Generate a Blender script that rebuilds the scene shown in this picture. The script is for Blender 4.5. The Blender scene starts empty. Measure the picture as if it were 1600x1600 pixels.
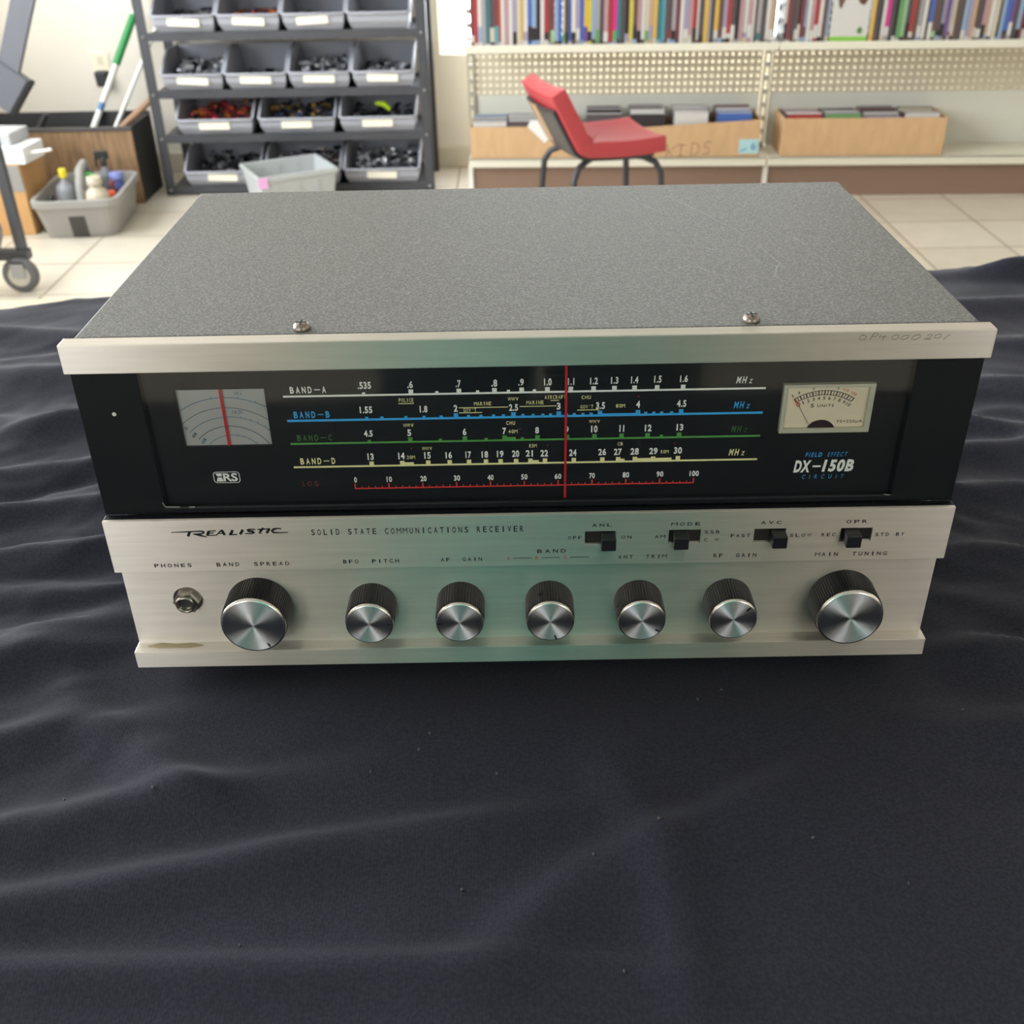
import bpy, bmesh, math, random
from mathutils import Vector, Matrix, noise
from math import sin, cos, pi, radians
random.seed(7)
sc = bpy.context.scene
COL = sc.collection

# ---------------------------------------------------------------- camera
TABLE = 0.85
cd = bpy.data.cameras.new('camera'); cam = bpy.data.objects.new('camera', cd); COL.objects.link(cam)
Rt = ((0.99984181, -0.00707988, -0.01631643), (-0.0175969, -0.52725481, -0.849525), (-0.00258838, 0.84967773, -0.52729599))
mw = Matrix.Identity(4)
for i in range(3):
    mw[i][0] = Rt[0][i]; mw[i][1] = -Rt[1][i]; mw[i][2] = -Rt[2][i]
mw[0][3], mw[1][3], mw[2][3] = -0.0058, -0.3863, 0.3319 + TABLE
cam.matrix_world = mw
cd.sensor_width = 36; cd.lens = 36 * 1665.4 / 1600; cd.clip_start = 0.01
cd.dof.use_dof = True; cd.dof.focus_distance = 0.46; cd.dof.aperture_fstop = 20
sc.camera = cam

# ---------------------------------------------------------------- world, light, exposure
w = bpy.data.worlds.new('sky'); sc.world = w; w.use_nodes = True
bg = w.node_tree.nodes['Background']; bg.inputs[0].default_value = (0.93, 0.97, 1.0, 1); bg.inputs[1].default_value = 8.0
LAMP = 2.0
vs = sc.view_settings
vs.view_transform = 'Standard'; vs.look = 'None'; vs.gamma = 1.0; vs.use_curve_mapping = False; vs.exposure = 0.5
sc.cycles.use_denoising = True
sc.cycles.max_bounces = 8; sc.cycles.diffuse_bounces = 4; sc.cycles.glossy_bounces = 4; sc.cycles.transparent_max_bounces = 16
sc.cycles.caustics_reflective = False; sc.cycles.caustics_refractive = False
sc.cycles.sample_clamp_indirect = 6

def portal(name, loc, rot, sx, sy):
    l = bpy.data.lights.new(name, 'AREA'); l.shape = 'RECTANGLE'; l.size = sx; l.size_y = sy
    l.cycles.is_portal = True
    o = bpy.data.objects.new(name, l); COL.objects.link(o); o.location = loc; o.rotation_euler = rot
# room: x -2.7..3.2, y -3.2..4.42, z 0..2.8 ; windows: back wall, left wall
WB = (-0.285, 1.5, 0.46, 1.75)      # back window x0,x1,z0,z1
WL = (0.0, 3.7, 0.75, 2.6)        # left window y0,y1,z0,z1
portal('daylight_back', ((WB[0]+WB[1])/2, 4.6, (WB[2]+WB[3])/2), (radians(-90), 0, 0), WB[1]-WB[0], WB[3]-WB[2])
portal('daylight_left', (-2.58, (WL[0]+WL[1])/2, (WL[2]+WL[3])/2), (0, radians(-90), 0), WL[3]-WL[2], WL[1]-WL[0])

WF = [(-2.3, -1.4, 1.1, 2.4), (1.9, 2.6, 1.1, 2.4)]      # unseen front windows either side of the photographer, added to light the dial
for i, q in enumerate(WF): portal('added_daylight_front', ((q[0]+q[1])/2, -3.38, (q[2]+q[3])/2), (radians(90), 0, 0), q[1]-q[0], q[3]-q[2])

# ---------------------------------------------------------------- materials
def lin(c):
    return tuple(((v/255+0.055)/1.055)**2.4 if v > 10.31 else v/255/12.92 for v in c) + (1,)
MATS = {}
def M(name, rgb, rough=0.5, metal=0.0, aniso=0.0, tan=None, sheen=0.0, spec=None, emit=0.0, noise_amt=0.0, noise_scale=50, bump=0.0, bump_scale=200, stretch=None, coat=0.0):
    if name in MATS: return MATS[name]
    m = bpy.data.materials.new(name); m.use_nodes = True; MATS[name] = m
    nt = m.node_tree; p = nt.nodes['Principled BSDF']; c = lin(rgb)
    p.inputs['Base Color'].default_value = c; p.inputs['Roughness'].default_value = rough; p.inputs['Metallic'].default_value = metal
    if spec is not None: p.inputs['Specular IOR Level'].default_value = spec
    if sheen: p.inputs['Sheen Weight'].default_value = sheen; p.inputs['Sheen Roughness'].default_value = 0.4
    if coat: p.inputs['Coat Weight'].default_value = coat; p.inputs['Coat Roughness'].default_value = 0.08
    if emit: p.inputs['Emission Color'].default_value = c; p.inputs['Emission Strength'].default_value = emit
    if aniso:
        p.inputs['Anisotropic'].default_value = aniso
        t = nt.nodes.new('ShaderNodeTangent')
        if tan: t.direction_type = 'RADIAL'; t.axis = tan; p.inputs['Anisotropic Rotation'].default_value = .25
        nt.links.new(t.outputs[0], p.inputs['Tangent'])
    tc = None
    def coord(sc_=None):
        t = nt.nodes.new('ShaderNodeTexCoord'); mp = nt.nodes.new('ShaderNodeMapping')
        nt.links.new(t.outputs['Object'], mp.inputs['Vector'])
        if sc_: mp.inputs['Scale'].default_value = sc_
        return mp.outputs[0]
    if noise_amt:
        n = nt.nodes.new('ShaderNodeTexNoise'); n.inputs['Scale'].default_value = noise_scale; n.inputs['Detail'].default_value = 4
        nt.links.new(coord(stretch), n.inputs['Vector'])
        r = nt.nodes.new('ShaderNodeMapRange'); r.inputs[1].default_value = .3; r.inputs[2].default_value = .7
        r.inputs[3].default_value = 1-noise_amt; r.inputs[4].default_value = 1+noise_amt
        nt.links.new(n.outputs[0], r.inputs[0])
        mx = nt.nodes.new('ShaderNodeVectorMath'); mx.operation = 'SCALE'; mx.inputs[0].default_value = c[:3]
        nt.links.new(r.outputs[0], mx.inputs['Scale']); nt.links.new(mx.outputs[0], p.inputs['Base Color'])
    if bump:
        n = nt.nodes.new('ShaderNodeTexNoise'); n.inputs['Scale'].default_value = bump_scale; n.inputs['Detail'].default_value = 3
        nt.links.new(coord(), n.inputs['Vector'])
        b = nt.nodes.new('ShaderNodeBump'); b.inputs['Strength'].default_value = bump; b.inputs['Distance'].default_value = 0.001
        nt.links.new(n.outputs[0], b.inputs['Height']); nt.links.new(b.outputs[0], p.inputs['Normal'])
    return m

# ---------------------------------------------------------------- mesh helpers
class MB:
    def __init__(s): s.v = []; s.f = []; s.m = []; s.mats = []; s.T = Matrix.Identity(4); s.smooth = []
    def mi(s, mat):
        if mat is None: mat = s.mats[0] if s.mats else None
        if mat not in s.mats: s.mats.append(mat)
        return s.mats.index(mat)
    def add(s, vs, fs, mat=None, smooth=False):
        k = len(s.v); i = s.mi(mat)
        s.v += [tuple(s.T @ Vector(p)) for p in vs]
        for f in fs: s.f.append(tuple(k+a for a in f)); s.m.append(i); s.smooth.append(smooth)
        return s
    def box(s, x0, x1, y0, y1, z0, z1, mat=None):
        vs = [(x, y, z) for z in (z0, z1) for y in (y0, y1) for x in (x0, x1)]
        return s.add(vs, [(0, 2, 3, 1), (4, 5, 7, 6), (0, 1, 5, 4), (2, 6, 7, 3), (0, 4, 6, 2), (1, 3, 7, 5)], mat)
    def prism(s, poly, axis, a, b, mat=None):
        # poly: 2d list CCW; axis 'x': poly=(y,z); 'y': poly=(x,z); 'z': poly=(x,y)
        n = len(poly)
        def P(p, t):
            return (t, p[0], p[1]) if axis == 'x' else (p[0], t, p[1]) if axis == 'y' else (p[0], p[1], t)
        vs = [P(p, a) for p in poly] + [P(p, b) for p in poly]
        fs = [tuple(range(n-1, -1, -1)), tuple(range(n, 2*n))] + [(i, (i+1) % n, n+(i+1) % n, n+i) for i in range(n)]
        if axis == 'y': fs = [tuple(reversed(f)) for f in fs]
        return s.add(vs, fs, mat)
    def lathe(s, prof, axis='z', n=32, mat=None, c=(0, 0, 0), smooth=True, mod=None):
        # prof: list of (radius, height)
        vs = []; fs = []
        for j, (r, h) in enumerate(prof):
            for i in range(n):
                a = 2*pi*i/n; rr = r*(mod(i, j) if mod else 1)
                x, y = rr*cos(a), rr*sin(a)
                vs.append((c[0]+x, c[1]+y, c[2]+h) if axis == 'z' else (c[0]+x, c[1]-h, c[2]+y) if axis == 'y' else (c[0]+h, c[1]+x, c[2]+y))
        for j in range(len(prof)-1):
            for i in range(n):
                k = (i+1) % n
                fs.append((j*n+i, j*n+k, (j+1)*n+k, (j+1)*n+i))
        s.add(vs, fs, mat, smooth)
        if prof[0][0] > 1e-6: s.add(vs[:n], [tuple(range(n-1, -1, -1))], mat)
        if prof[-1][0] > 1e-6: s.add(vs[-n:], [tuple(range(n))], mat)
        return s
    def tube(s, pts, r, n=10, mat=None, rs=None):
        pts = [Vector(p) for p in pts]; vs = []; fs = []
        up = None
        for j, p in enumerate(pts):
            d = (pts[min(j+1, len(pts)-1)] - pts[max(j-1, 0)]).normalized()
            if up is None: up = d.orthogonal().normalized()
            up = (up - d*up.dot(d)).normalized(); q = d.cross(up)
            rr = rs[j] if rs else r
            for i in range(n):
                a = 2*pi*i/n; vs.append(tuple(p + (up*cos(a)+q*sin(a))*rr))
        for j in range(len(pts)-1):
            for i in range(n):
                k = (i+1) % n; fs.append((j*n+i, j*n+k, (j+1)*n+k, (j+1)*n+i))
        s.add(vs, fs, mat, True)
        s.add(vs[:n], [tuple(range(n-1, -1, -1))], mat); s.add(vs[-n:], [tuple(range(n))], mat)
        return s
    # flat drawing on a vertical plane (normal -y), millimetres in, metres out
    def flat(s, pts, faces, y, mat): return s.add([(x/1000, y, z/1000) for x, z in pts], faces, mat)
    def rect(s, x0, x1, z0, z1, y, mat): return s.flat([(x0, z0), (x1, z0), (x1, z1), (x0, z1)], [(0, 1, 2, 3)], y, mat)
    def stroke(s, pts, wd, y, mat, closed=False, plane='y'):
        P = [Vector((a[0], a[1])) for a in pts]; n = len(P); L = []; R = []
        for i in range(n):
            a = P[(i-1) % n] if closed or i > 0 else P[i]; b = P[(i+1) % n] if closed or i < n-1 else P[i]
            d = (b-a); d = d.normalized() if d.length > 1e-9 else Vector((1, 0)); q = Vector((-d.y, d.x))
            wv = wd[i] if isinstance(wd, (list, tuple)) else wd
            L.append(P[i]+q*wv/2); R.append(P[i]-q*wv/2)
        vs = []; fs = []
        for l, r in zip(L, R): vs += [(l.x, l.y), (r.x, r.y)]
        for i in range(n if closed else n-1):
            k = (i+1) % n; fs.append((2*i, 2*i+1, 2*k+1, 2*k))
        if plane == 'y': return s.flat(vs, fs, y, mat)
        return s.add([(a/1000, b/1000, y) for a, b in vs], fs, mat)
    def text(s, st, x0, x1, z0, h, y, mat, shear=0.0, space=1.0, bold=0.0):
        vs, fs = glyphs(st, space, bold, shear)
        a0 = min(v[0] for v in vs); a1 = max(v[0] for v in vs); b0 = min(v[1] for v in vs); b1 = max(v[1] for v in vs)
        sx = (x1-x0)/(a1-a0); sz = h/(b1-b0)
        return s.flat([(x0+(v[0]-a0)*sx, z0+(v[1]-b0)*sz) for v in vs], fs, y, mat)
    def cells(s, st, x0, x1, z0, h, y, mat, frac=.62, bold=0.0):
        p = (x1-x0)/(len(st)-1+frac)
        for i, ch in enumerate(st):
            if ch == ' ': continue
            b_ = bold; f = frac*(.34 if ch == 'I' else .5 if ch == '1' else .22 if ch == "'" else 1.3 if ch in 'MW' else 1); c = x0+i*p+frac*p/2
            hh = h*.4 if ch == "'" else h; s.text(ch, c-f*p/2, c+f*p/2, z0+h-hh, hh, y, mat, bold=0.0 if ch in 'MW' else bold)
    def build(s, name, mat=None, parent=None, bevel=0, seg=2, smooth=None, loc=None, rotz=0, mods=()):
        me = bpy.data.meshes.new(name); me.from_pydata(s.v, [], s.f)
        mats = list(s.mats)
        if mat is not None: mats = [mat if q is None else q for q in mats] or [mat]
        for q in mats: me.materials.append(q)
        for p, i, sm in zip(me.polygons, s.m, s.smooth): p.material_index = i; p.use_smooth = sm if smooth is None else smooth
        me.update()
        o = bpy.data.objects.new(name, me); COL.objects.link(o)
        if parent: o.parent = parent
        if loc: o.location = loc
        o.rotation_euler.z = rotz
        if bevel:
            b = o.modifiers.new('bevel', 'BEVEL'); b.width = bevel; b.segments = seg; b.limit_method = 'ANGLE'; b.angle_limit = radians(40)
        return o
GL = {}
def glyphs(st, space, bold, shear):
    k = (st, space, bold, shear)
    if k not in GL:
        c = bpy.data.curves.new('t', 'FONT'); c.body = st; c.space_character = space; c.offset = bold; c.resolution_u = 3; c.shear = shear
        o = bpy.data.objects.new('t', c); me = bpy.data.meshes.new_from_object(o)
        GL[k] = ([tuple(v.co[:2]) for v in me.vertices], [tuple(p.vertices) for p in me.polygons])
        bpy.data.objects.remove(o); bpy.data.curves.remove(c); bpy.data.meshes.remove(me)
    return GL[k]
def tag(o, label=None, cat=None, group=None, kind=None):
    if label: o['label'] = label
    if cat: o['category'] = cat
    if group: o['group'] = group
    if kind: o['kind'] = kind
    return o
def thing(name, label, cat, loc=(0, 0, 0), rotz=0, group=None):
    o = bpy.data.objects.new(name, None); COL.objects.link(o); o.location = loc; o.rotation_euler = (0, 0, rotz); o.empty_display_size = .02
    return tag(o, label, cat, group)
def plate_holes(mb, x0, x1, z0, z1, y0, y1, holes, mat=None):
    """a plate in the xz plane with rectangular holes (x0,x1,z0,z1)"""
    xs = sorted({x0, x1} | {h[0] for h in holes} | {h[1] for h in holes}); zs = sorted({z0, z1} | {h[2] for h in holes} | {h[3] for h in holes})
    inside = lambda i, j: 0 <= i < len(xs)-1 and 0 <= j < len(zs)-1 and not any(h[0]-1e-9 <= xs[i] and xs[i+1] <= h[1]+1e-9 and h[2]-1e-9 <= zs[j] and zs[j+1] <= h[3]+1e-9 for h in holes)
    vid = {}; vs = []; fs = []
    def V(i, j, k):
        if (i, j, k) not in vid: vid[(i, j, k)] = len(vs); vs.append((xs[i], (y0, y1)[k], zs[j]))
        return vid[(i, j, k)]
    for i in range(len(xs)-1):
        for j in range(len(zs)-1):
            if not inside(i, j): continue
            fs.append((V(i, j, 0), V(i+1, j, 0), V(i+1, j+1, 0), V(i, j+1, 0)))
            fs.append((V(i, j, 1), V(i, j+1, 1), V(i+1, j+1, 1), V(i+1, j, 1)))
            if not inside(i-1, j): fs.append((V(i, j, 0), V(i, j+1, 0), V(i, j+1, 1), V(i, j, 1)))
            if not inside(i+1, j): fs.append((V(i+1, j, 0), V(i+1, j, 1), V(i+1, j+1, 1), V(i+1, j+1, 0)))
            if not inside(i, j-1): fs.append((V(i, j, 0), V(i, j, 1), V(i+1, j, 1), V(i+1, j, 0)))
            if not inside(i, j+1): fs.append((V(i, j+1, 0), V(i+1, j+1, 0), V(i+1, j+1, 1), V(i, j+1, 1)))
    return mb.add(vs, fs, mat)

# ================================================================ THE ROOM
def floor_material():
    m = bpy.data.materials.new('cream floor tile'); m.use_nodes = True; nt = m.node_tree; p = nt.nodes['Principled BSDF']
    tc = nt.nodes.new('ShaderNodeTexCoord'); mp = nt.nodes.new('ShaderNodeMapping'); br = nt.nodes.new('ShaderNodeTexBrick')
    mp.inputs['Location'].default_value = (-0.1, -0.77, 0)
    br.offset = 0.0; br.inputs['Scale'].default_value = 1.0; br.inputs['Brick Width'].default_value = .32; br.inputs['Row Height'].default_value = .302
    br.inputs['Mortar Size'].default_value = .004; br.inputs['Mortar Smooth'].default_value = .2
    br.inputs['Color1'].default_value = lin((222, 214, 198)); br.inputs['Color2'].default_value = lin((214, 205, 188)); br.inputs['Mortar'].default_value = lin((150, 132, 112))
    n = nt.nodes.new('ShaderNodeTexNoise'); n.inputs['Scale'].default_value = 9; n.inputs['Detail'].default_value = 5
    mx = nt.nodes.new('ShaderNodeMix'); mx.data_type = 'RGBA'; mx.blend_type = 'MULTIPLY'; mx.inputs[0].default_value = .22
    L = nt.links.new
    L(tc.outputs['Object'], mp.inputs[0]); L(mp.outputs[0], br.inputs[0]); L(tc.outputs['Object'], n.inputs[0])
    L(br.outputs[0], mx.inputs[6]); L(n.outputs[0], mx.inputs[7]); L(mx.outputs[2], p.inputs['Base Color'])
    p.inputs['Roughness'].default_value = .28
    b = nt.nodes.new('ShaderNodeBump'); b.inputs['Strength'].default_value = .25; b.inputs['Distance'].default_value = .002; b.invert = True
    L(br.outputs['Fac'], b.inputs['Height']); L(b.outputs[0], p.inputs['Normal'])
    return m
X0, X1, Y0, Y1, ZC = -2.4, 3.2, -3.2, 4.42, 2.8
wall_m = M('cream wall paint', (226, 219, 206), .6, noise_amt=.03, noise_scale=3)
tag(MB().box(X0-.15, X1+.15, Y0-.15, Y1+.15, -.1, 0).build('floor', floor_material()), kind='structure')
tag(MB().box(X0-.15, X1+.15, Y0-.15, Y1+.15, ZC, ZC+.1).build('ceiling', M('grey white ceiling tile', (186, 186, 182), .8)), kind='structure')
mb = MB(); plate_holes(mb, X0, X1, 0, ZC, Y1, Y1+.15, [(WB[0], WB[1], WB[2], WB[3])]); tag(mb.build('wall_back', wall_m), kind='structure')
mb = MB(); plate_holes(mb, Y0, Y1, 0, ZC, X0-.15, X0, [(WL[0], WL[1], WL[2], WL[3])])
mb.v = [(y, x, z) for x, y, z in mb.v]; mb.f = [tuple(reversed(f)) for f in mb.f]; tag(mb.build('wall_left', wall_m), kind='structure')
tag(MB().box(X1, X1+.15, Y0, Y1, 0, ZC).build('wall_right', wall_m), kind='structure')
mb = MB(); plate_holes(mb, X0, X1, 0, ZC, Y0-.15, Y0, WF); tag(mb.build('wall_front', wall_m), kind='structure')
tag(MB().box(X0, X1, Y1-.012, Y1, 0, .085).build('baseboard_back', M('tile baseboard', (205, 196, 178), .35), bevel=.003), kind='structure')
def window(name, x0, x1, z0, z1, y, axis):
    f = MB(); t = .035
    plate_holes(f, x0, x1, z0, z1, y, y+.05, [(x0+t, (x0+x1)/2-t/2, z0+t, z1-t), ((x0+x1)/2+t/2, x1-t, z0+t, z1-t)])
    if axis == 'x': f.v = [(-b, a, c) for a, b, c in f.v]
    o = tag(f.build(name, M('white window frame', (240, 240, 236), .4)), kind='structure')
window('window_1', WB[0], WB[1], WB[2], WB[3], Y1+.07, 'y')
window('window_2', WL[0], WL[1], WL[2], WL[3], -X0+.07, 'x')
for i, q in enumerate(WF): window('window_%d' % (i+3), q[0], q[1], q[2], q[3], Y0-.1, 'y')  # frames of the added openings behind the camera, there for frontal light
# ceiling lamps
lamp_lab = ['white recessed ceiling lamp over the metal bin rack', 'white recessed ceiling lamp over the film case shelves', 'white recessed ceiling lamp above the left side of the table',
            'white recessed ceiling lamp above the right side of the table', 'white recessed ceiling lamp behind the photographer at the left', 'white recessed ceiling lamp behind the photographer at the right']
em = M('lamp diffuser', (255, 250, 240), .5, emit=LAMP)
for i, (x, y) in enumerate([(-1.2, 3.0), (1.3, 3.0)]):
    t = thing('ceiling_light', lamp_lab[i], 'lamp', (x, y, ZC), group='ceiling lamps')
    f = MB(); f.T = Matrix.Rotation(radians(90), 4, 'X'); plate_holes(f, -.62, .62, -.32, .32, 0, .04, [(-.58, .58, -.28, .28)]); f.build('frame', M('lamp frame', (235, 235, 232), .4), t)
    MB().box(-.58, .58, -.28, .28, -.02, -.01).build('diffuser', em, t)

# ================================================================ TABLE AND CLOTH
tt = thing('folding_table', 'beige topped folding table mostly hidden under the dark cloth', 'table', (0, 0, 0))
tb = MB(); tb.prism([(-.95, -.27), (.95, -.27), (.95, .572), (-.95, .515)], 'z', TABLE-.045, TABLE-.002); tb.build('table_top', M('beige laminate', (222, 206, 178), .45), tt, bevel=.004)
for x in (-.8, .8):
    for y in (-.18, .42): MB().tube([(x, y, 0), (x, y, TABLE-.045)], .014).build('leg', M('grey table steel', (90, 90, 92), .4, .8), tt)
RID = [  # ridges of the cloth: (x0,y0, x1,y1, half width, height) in metres on the table
    (-.80, .30, -.22, .36, .022, .006), (-.75, .22, -.19, .27, .018, .005), (-.62, .14, -.19, .215, .014, .006), (-.60, .09, -.20, .165, .012, .005),
    (-.50, .02, -.205, .125, .013, .006), (-.48, .06, -.22, .075, .011, .004), (-.42, -.06, -.20, .05, .016, .006), (-.38, -.10, -.13, .0, .014, .005),
    (-.42, .11, -.23, .19, .010, .004), (-.36, .24, -.2, .30, .012, .004),
    (-.34, -.02, -.19, .028, .012, .004), (-.30, -.115, -.10, -.06, .014, .0045), (-.28, -.145, -.0, -.085, .013, .0045), (-.30, -.155, .06, -.158, .010, .0035),
    (-.02, -.15, .12, -.06, .016, .004), (.06, -.17, .03, -.05, .014, .003), (-.22, .0, -.12, -.09, .014, .004),
    (.17, .02, .42, -.05, .014, .006), (.19, -.03, .40, -.11, .016, .005), (.22, .09, .42, .055, .012, .005), (.23, .16, .50, .11, .014, .006), (.24, .20, .44, .22, .013, .005),
    (.26, .25, .5, .19, .012, .005), (.28, .30, .6, .28, .018, .006), (.34, .38, .6, .36, .018, .005), (.3, .45, .6, .47, .02, .006), (.42, .53, .62, .50, .012, .014),
    (-.60, .44, -.30, .42, .02, .005), (-.5, .35, -.24, .40, .016, .004)]
def cloth_h(x, y):
    h = 0.0
    for x0, y0, x1, y1, wd, ht in RID:
        dx, dy = x1-x0, y1-y0; L2 = dx*dx+dy*dy; t = ((x-x0)*dx+(y-y0)*dy)/L2
        if t < -.7 or t > 1.7: continue
        L = math.sqrt(L2); d = ((x-x0)*dy-(y-y0)*dx)/L
        d += .012*noise.noise((t*2.2+x0*9, y0*7, 3))
        if abs(d) > 4*wd: continue
        fade = 1/(1+math.exp(-(t+.0)*14))*1/(1+math.exp((t-1.0)*14))
        h += 1.5*ht*fade*math.exp(-(d/wd)**2*(1.0 if d > 0 else 2.2))
    # finer creases fanning out to both sides of the receiver
    sl = .75 if x < 0 else -.8
    u, v_ = x + sl*y, y - sl*x
    wx = .045*noise.noise((x*6, y*6, 7)) + .012*noise.noise((x*21, y*21, 2))
    amt = .25 + .75*max(0, min(1, (abs(x)-.15)/.08)) ; amt *= max(.22, min(1, (y+.16)/.16)) * (1-.75*max(0, min(1, (y-.24)/.1)))
    for sc_, a_, o_ in ((26, .0026, 0), (58, .0013, 5)):
        q = noise.noise((u*sc_*.33, (v_+wx)*sc_, o_)); h += amt*a_*(1-min(1, abs(q)*2.6))**1.6
    h += .0022*noise.noise((x*9, y*11, 0)) + .0014*noise.noise((x*22, y*30, 4)) + .0022
    k = max(abs(x)-.172, 0, -.004-y, y-.21); k = max(0, min(1, k/.05)); k = k*k*(3-2*k)   # flat under the receiver
    return max(h, 0.0)*k
cl = MB(); nx, ny = 400, 215; vs = []; fs = []
for j in range(ny+1):
    for i in range(nx+1):
        x = -1.0 + 2.0*i/nx
        edge = .528 + .028*x + .006*noise.noise((x*14, 1, 1)) + .003*noise.noise((x*60, 3, 1))
        edge -= .022/(1+math.exp((x+.405)*60)); edge += .012/(1+math.exp(-(x-.2)*40)); edge -= .018*math.exp(-((x-.452)/.012)**2)
        y = -.285 + (edge+.285)*j/ny
        vs.append((x, y, TABLE + cloth_h(x, y)))
sk = [vs[i] for i in range(nx+1)]
for j in range(ny):
    for i in range(nx):
        a = j*(nx+1)+i; fs.append((a, a+1, a+nx+2, a+nx+1))
n0 = len(vs)
for q in range(1, 9):     # front drop
    for i in range(nx+1):
        x, y, z = sk[i]; vs.append((x, -.285-.012*min(q, 2)-.01*q/8*(1+sin(x*40)), z-.004-.08*(q-1)))
for q in range(8):
    for i in range(nx):
        up = lambda k: k if q == 0 else n0+(q-1)*(nx+1)+k
        dn = lambda k: n0+q*(nx+1)+k
        fs.append((dn(i), dn(i+1), up(i+1), up(i)))
def cloth_material():
    m = M('dark navy cloth', (44, 44, 54), .9, sheen=.1, bump=.0, spec=.2)
    nt = m.node_tree; p = nt.nodes['Principled BSDF']; L = nt.links.new
    tc = nt.nodes.new('ShaderNodeTexCoord')
    wv = []
    for ax in ('X', 'Y'):
        q = nt.nodes.new('ShaderNodeTexWave'); q.bands_direction = ax; q.inputs['Scale'].default_value = 230; q.inputs['Distortion'].default_value = 5; q.inputs['Detail Scale'].default_value = 3
        L(tc.outputs['Object'], q.inputs[0]); wv.append(q)
    n = nt.nodes.new('ShaderNodeTexNoise'); n.inputs['Scale'].default_value = 900; n.inputs['Detail'].default_value = 3; L(tc.outputs['Object'], n.inputs[0])
    a = nt.nodes.new('ShaderNodeMath'); a.inputs[0].default_value = 0; L(wv[0].outputs['Fac'], a.inputs[1])
    a2 = nt.nodes.new('ShaderNodeMath'); L(a.outputs[0], a2.inputs[0]); L(n.outputs[0], a2.inputs[1])
    b = nt.nodes.new('ShaderNodeBump'); b.inputs['Strength'].default_value = .12; b.inputs['Distance'].default_value = .0004
    L(a2.outputs[0], b.inputs['Height']); L(b.outputs[0], p.inputs['Normal'])
    n2 = nt.nodes.new('ShaderNodeTexNoise'); n2.inputs['Scale'].default_value = 700; n2.inputs['Detail'].default_value = 2; L(tc.outputs['Object'], n2.inputs[0])
    r = nt.nodes.new('ShaderNodeMapRange'); r.inputs[1].default_value = .35; r.inputs[2].default_value = .65; r.inputs[3].default_value = .8; r.inputs[4].default_value = 1.2; L(n2.outputs[0], r.inputs[0])
    s = nt.nodes.new('ShaderNodeVectorMath'); s.operation = 'SCALE'; s.inputs[0].default_value = lin((44, 44, 54))[:3]; L(r.outputs[0], s.inputs['Scale']); L(s.outputs[0], p.inputs['Base Color'])
    return m
cl.add(vs, fs, None, True)
# a few stray lint threads lying on the cloth belong to it
lint = M('pale lint', (84, 84, 84), .8)
for pts in ([(.246, -.107), (.249, -.110), (.252, -.115), (.2515, -.120), (.249, -.124), (.2495, -.128)], [(.229, -.079), (.234, -.083), (.238, -.086)]):
    cl.tube([(x, y, TABLE+cloth_h(x, y)+.0006) for x, y in pts], .00013, 5, lint)
for k in range(24):
    x = random.uniform(-.3, .3); y = random.uniform(-.17, -.01); a = random.uniform(0, 6.3); l = random.uniform(.0003, .0009)
    z = TABLE+cloth_h(x, y)+.0005
    cl.tube([(x, y, z), (x+l*cos(a), y+l*sin(a), z)], .00006, 4, lint)
o = tag(cl.build('tablecloth', cloth_material()), 'dark navy fabric cloth with soft folds spread over the table', 'tablecloth')
md = o.modifiers.new('thick', 'SOLIDIFY'); md.thickness = .0008; md.offset = -1

# ================================================================ THE RECEIVER
rx = thing('communications_receiver', 'silver and black vintage radio receiver with dial scales standing on dark cloth', 'radio', (0, 0, TABLE))
alu = M('brushed aluminium', (230, 222, 212), .46, 1.0, aniso=.97, noise_amt=.05, noise_scale=40, stretch=(.6, 12, 12))
def set_tangent(m):   # the grain of the sheet runs along x, so highlights stretch across it
    nt = m.node_tree
    for n in list(nt.nodes):
        if n.type == 'TANGENT': nt.nodes.remove(n)
    v = nt.nodes.new('ShaderNodeCombineXYZ'); v.inputs[1].default_value = .7; v.inputs[2].default_value = .7
    vt = nt.nodes.new('ShaderNodeVectorTransform'); vt.vector_type = 'VECTOR'; vt.convert_from = 'OBJECT'; vt.convert_to = 'WORLD'
    nt.links.new(v.outputs[0], vt.inputs[0]); nt.links.new(vt.outputs[0], nt.nodes['Principled BSDF'].inputs['Tangent'])
set_tangent(alu)
blackp = M('black bezel plastic', (12, 13, 18), .5, spec=.3)
black_in = M('black inner metal', (10, 10, 11), .6)
ink = M('black printing ink', (16, 14, 18), .5)
def cabinet_material():
    m = M('grey wrinkle enamel', (98, 98, 97), .55, 0.0, bump=.2, bump_scale=900)
    nt = m.node_tree; p = nt.nodes['Principled BSDF']; L = nt.links.new
    tc = nt.nodes.new('ShaderNodeTexCoord'); n = nt.nodes.new('ShaderNodeTexNoise'); n.inputs['Scale'].default_value = 1000; n.inputs['Detail'].default_value = 2; L(tc.outputs['Object'], n.inputs[0])
    cr = nt.nodes.new('ShaderNodeValToRGB'); cr.color_ramp.elements[0].position = .42; cr.color_ramp.elements[0].color = lin((90, 90, 89)); cr.color_ramp.elements[1].position = .68; cr.color_ramp.elements[1].color = lin((128, 128, 125))
    L(n.outputs[0], cr.inputs[0]); L(cr.outputs[0], p.inputs['Base Color'])
    return m
cab = MB(); cab.prism([(.0165, .008), (.2182, .008), (.2182, .1713), (.0081, .1713), (.0081, .1690), (.0165, .1690)], 'x', -.179, .179)
cab.build('cabinet', cabinet_material(), rx, bevel=.0018)
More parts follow.
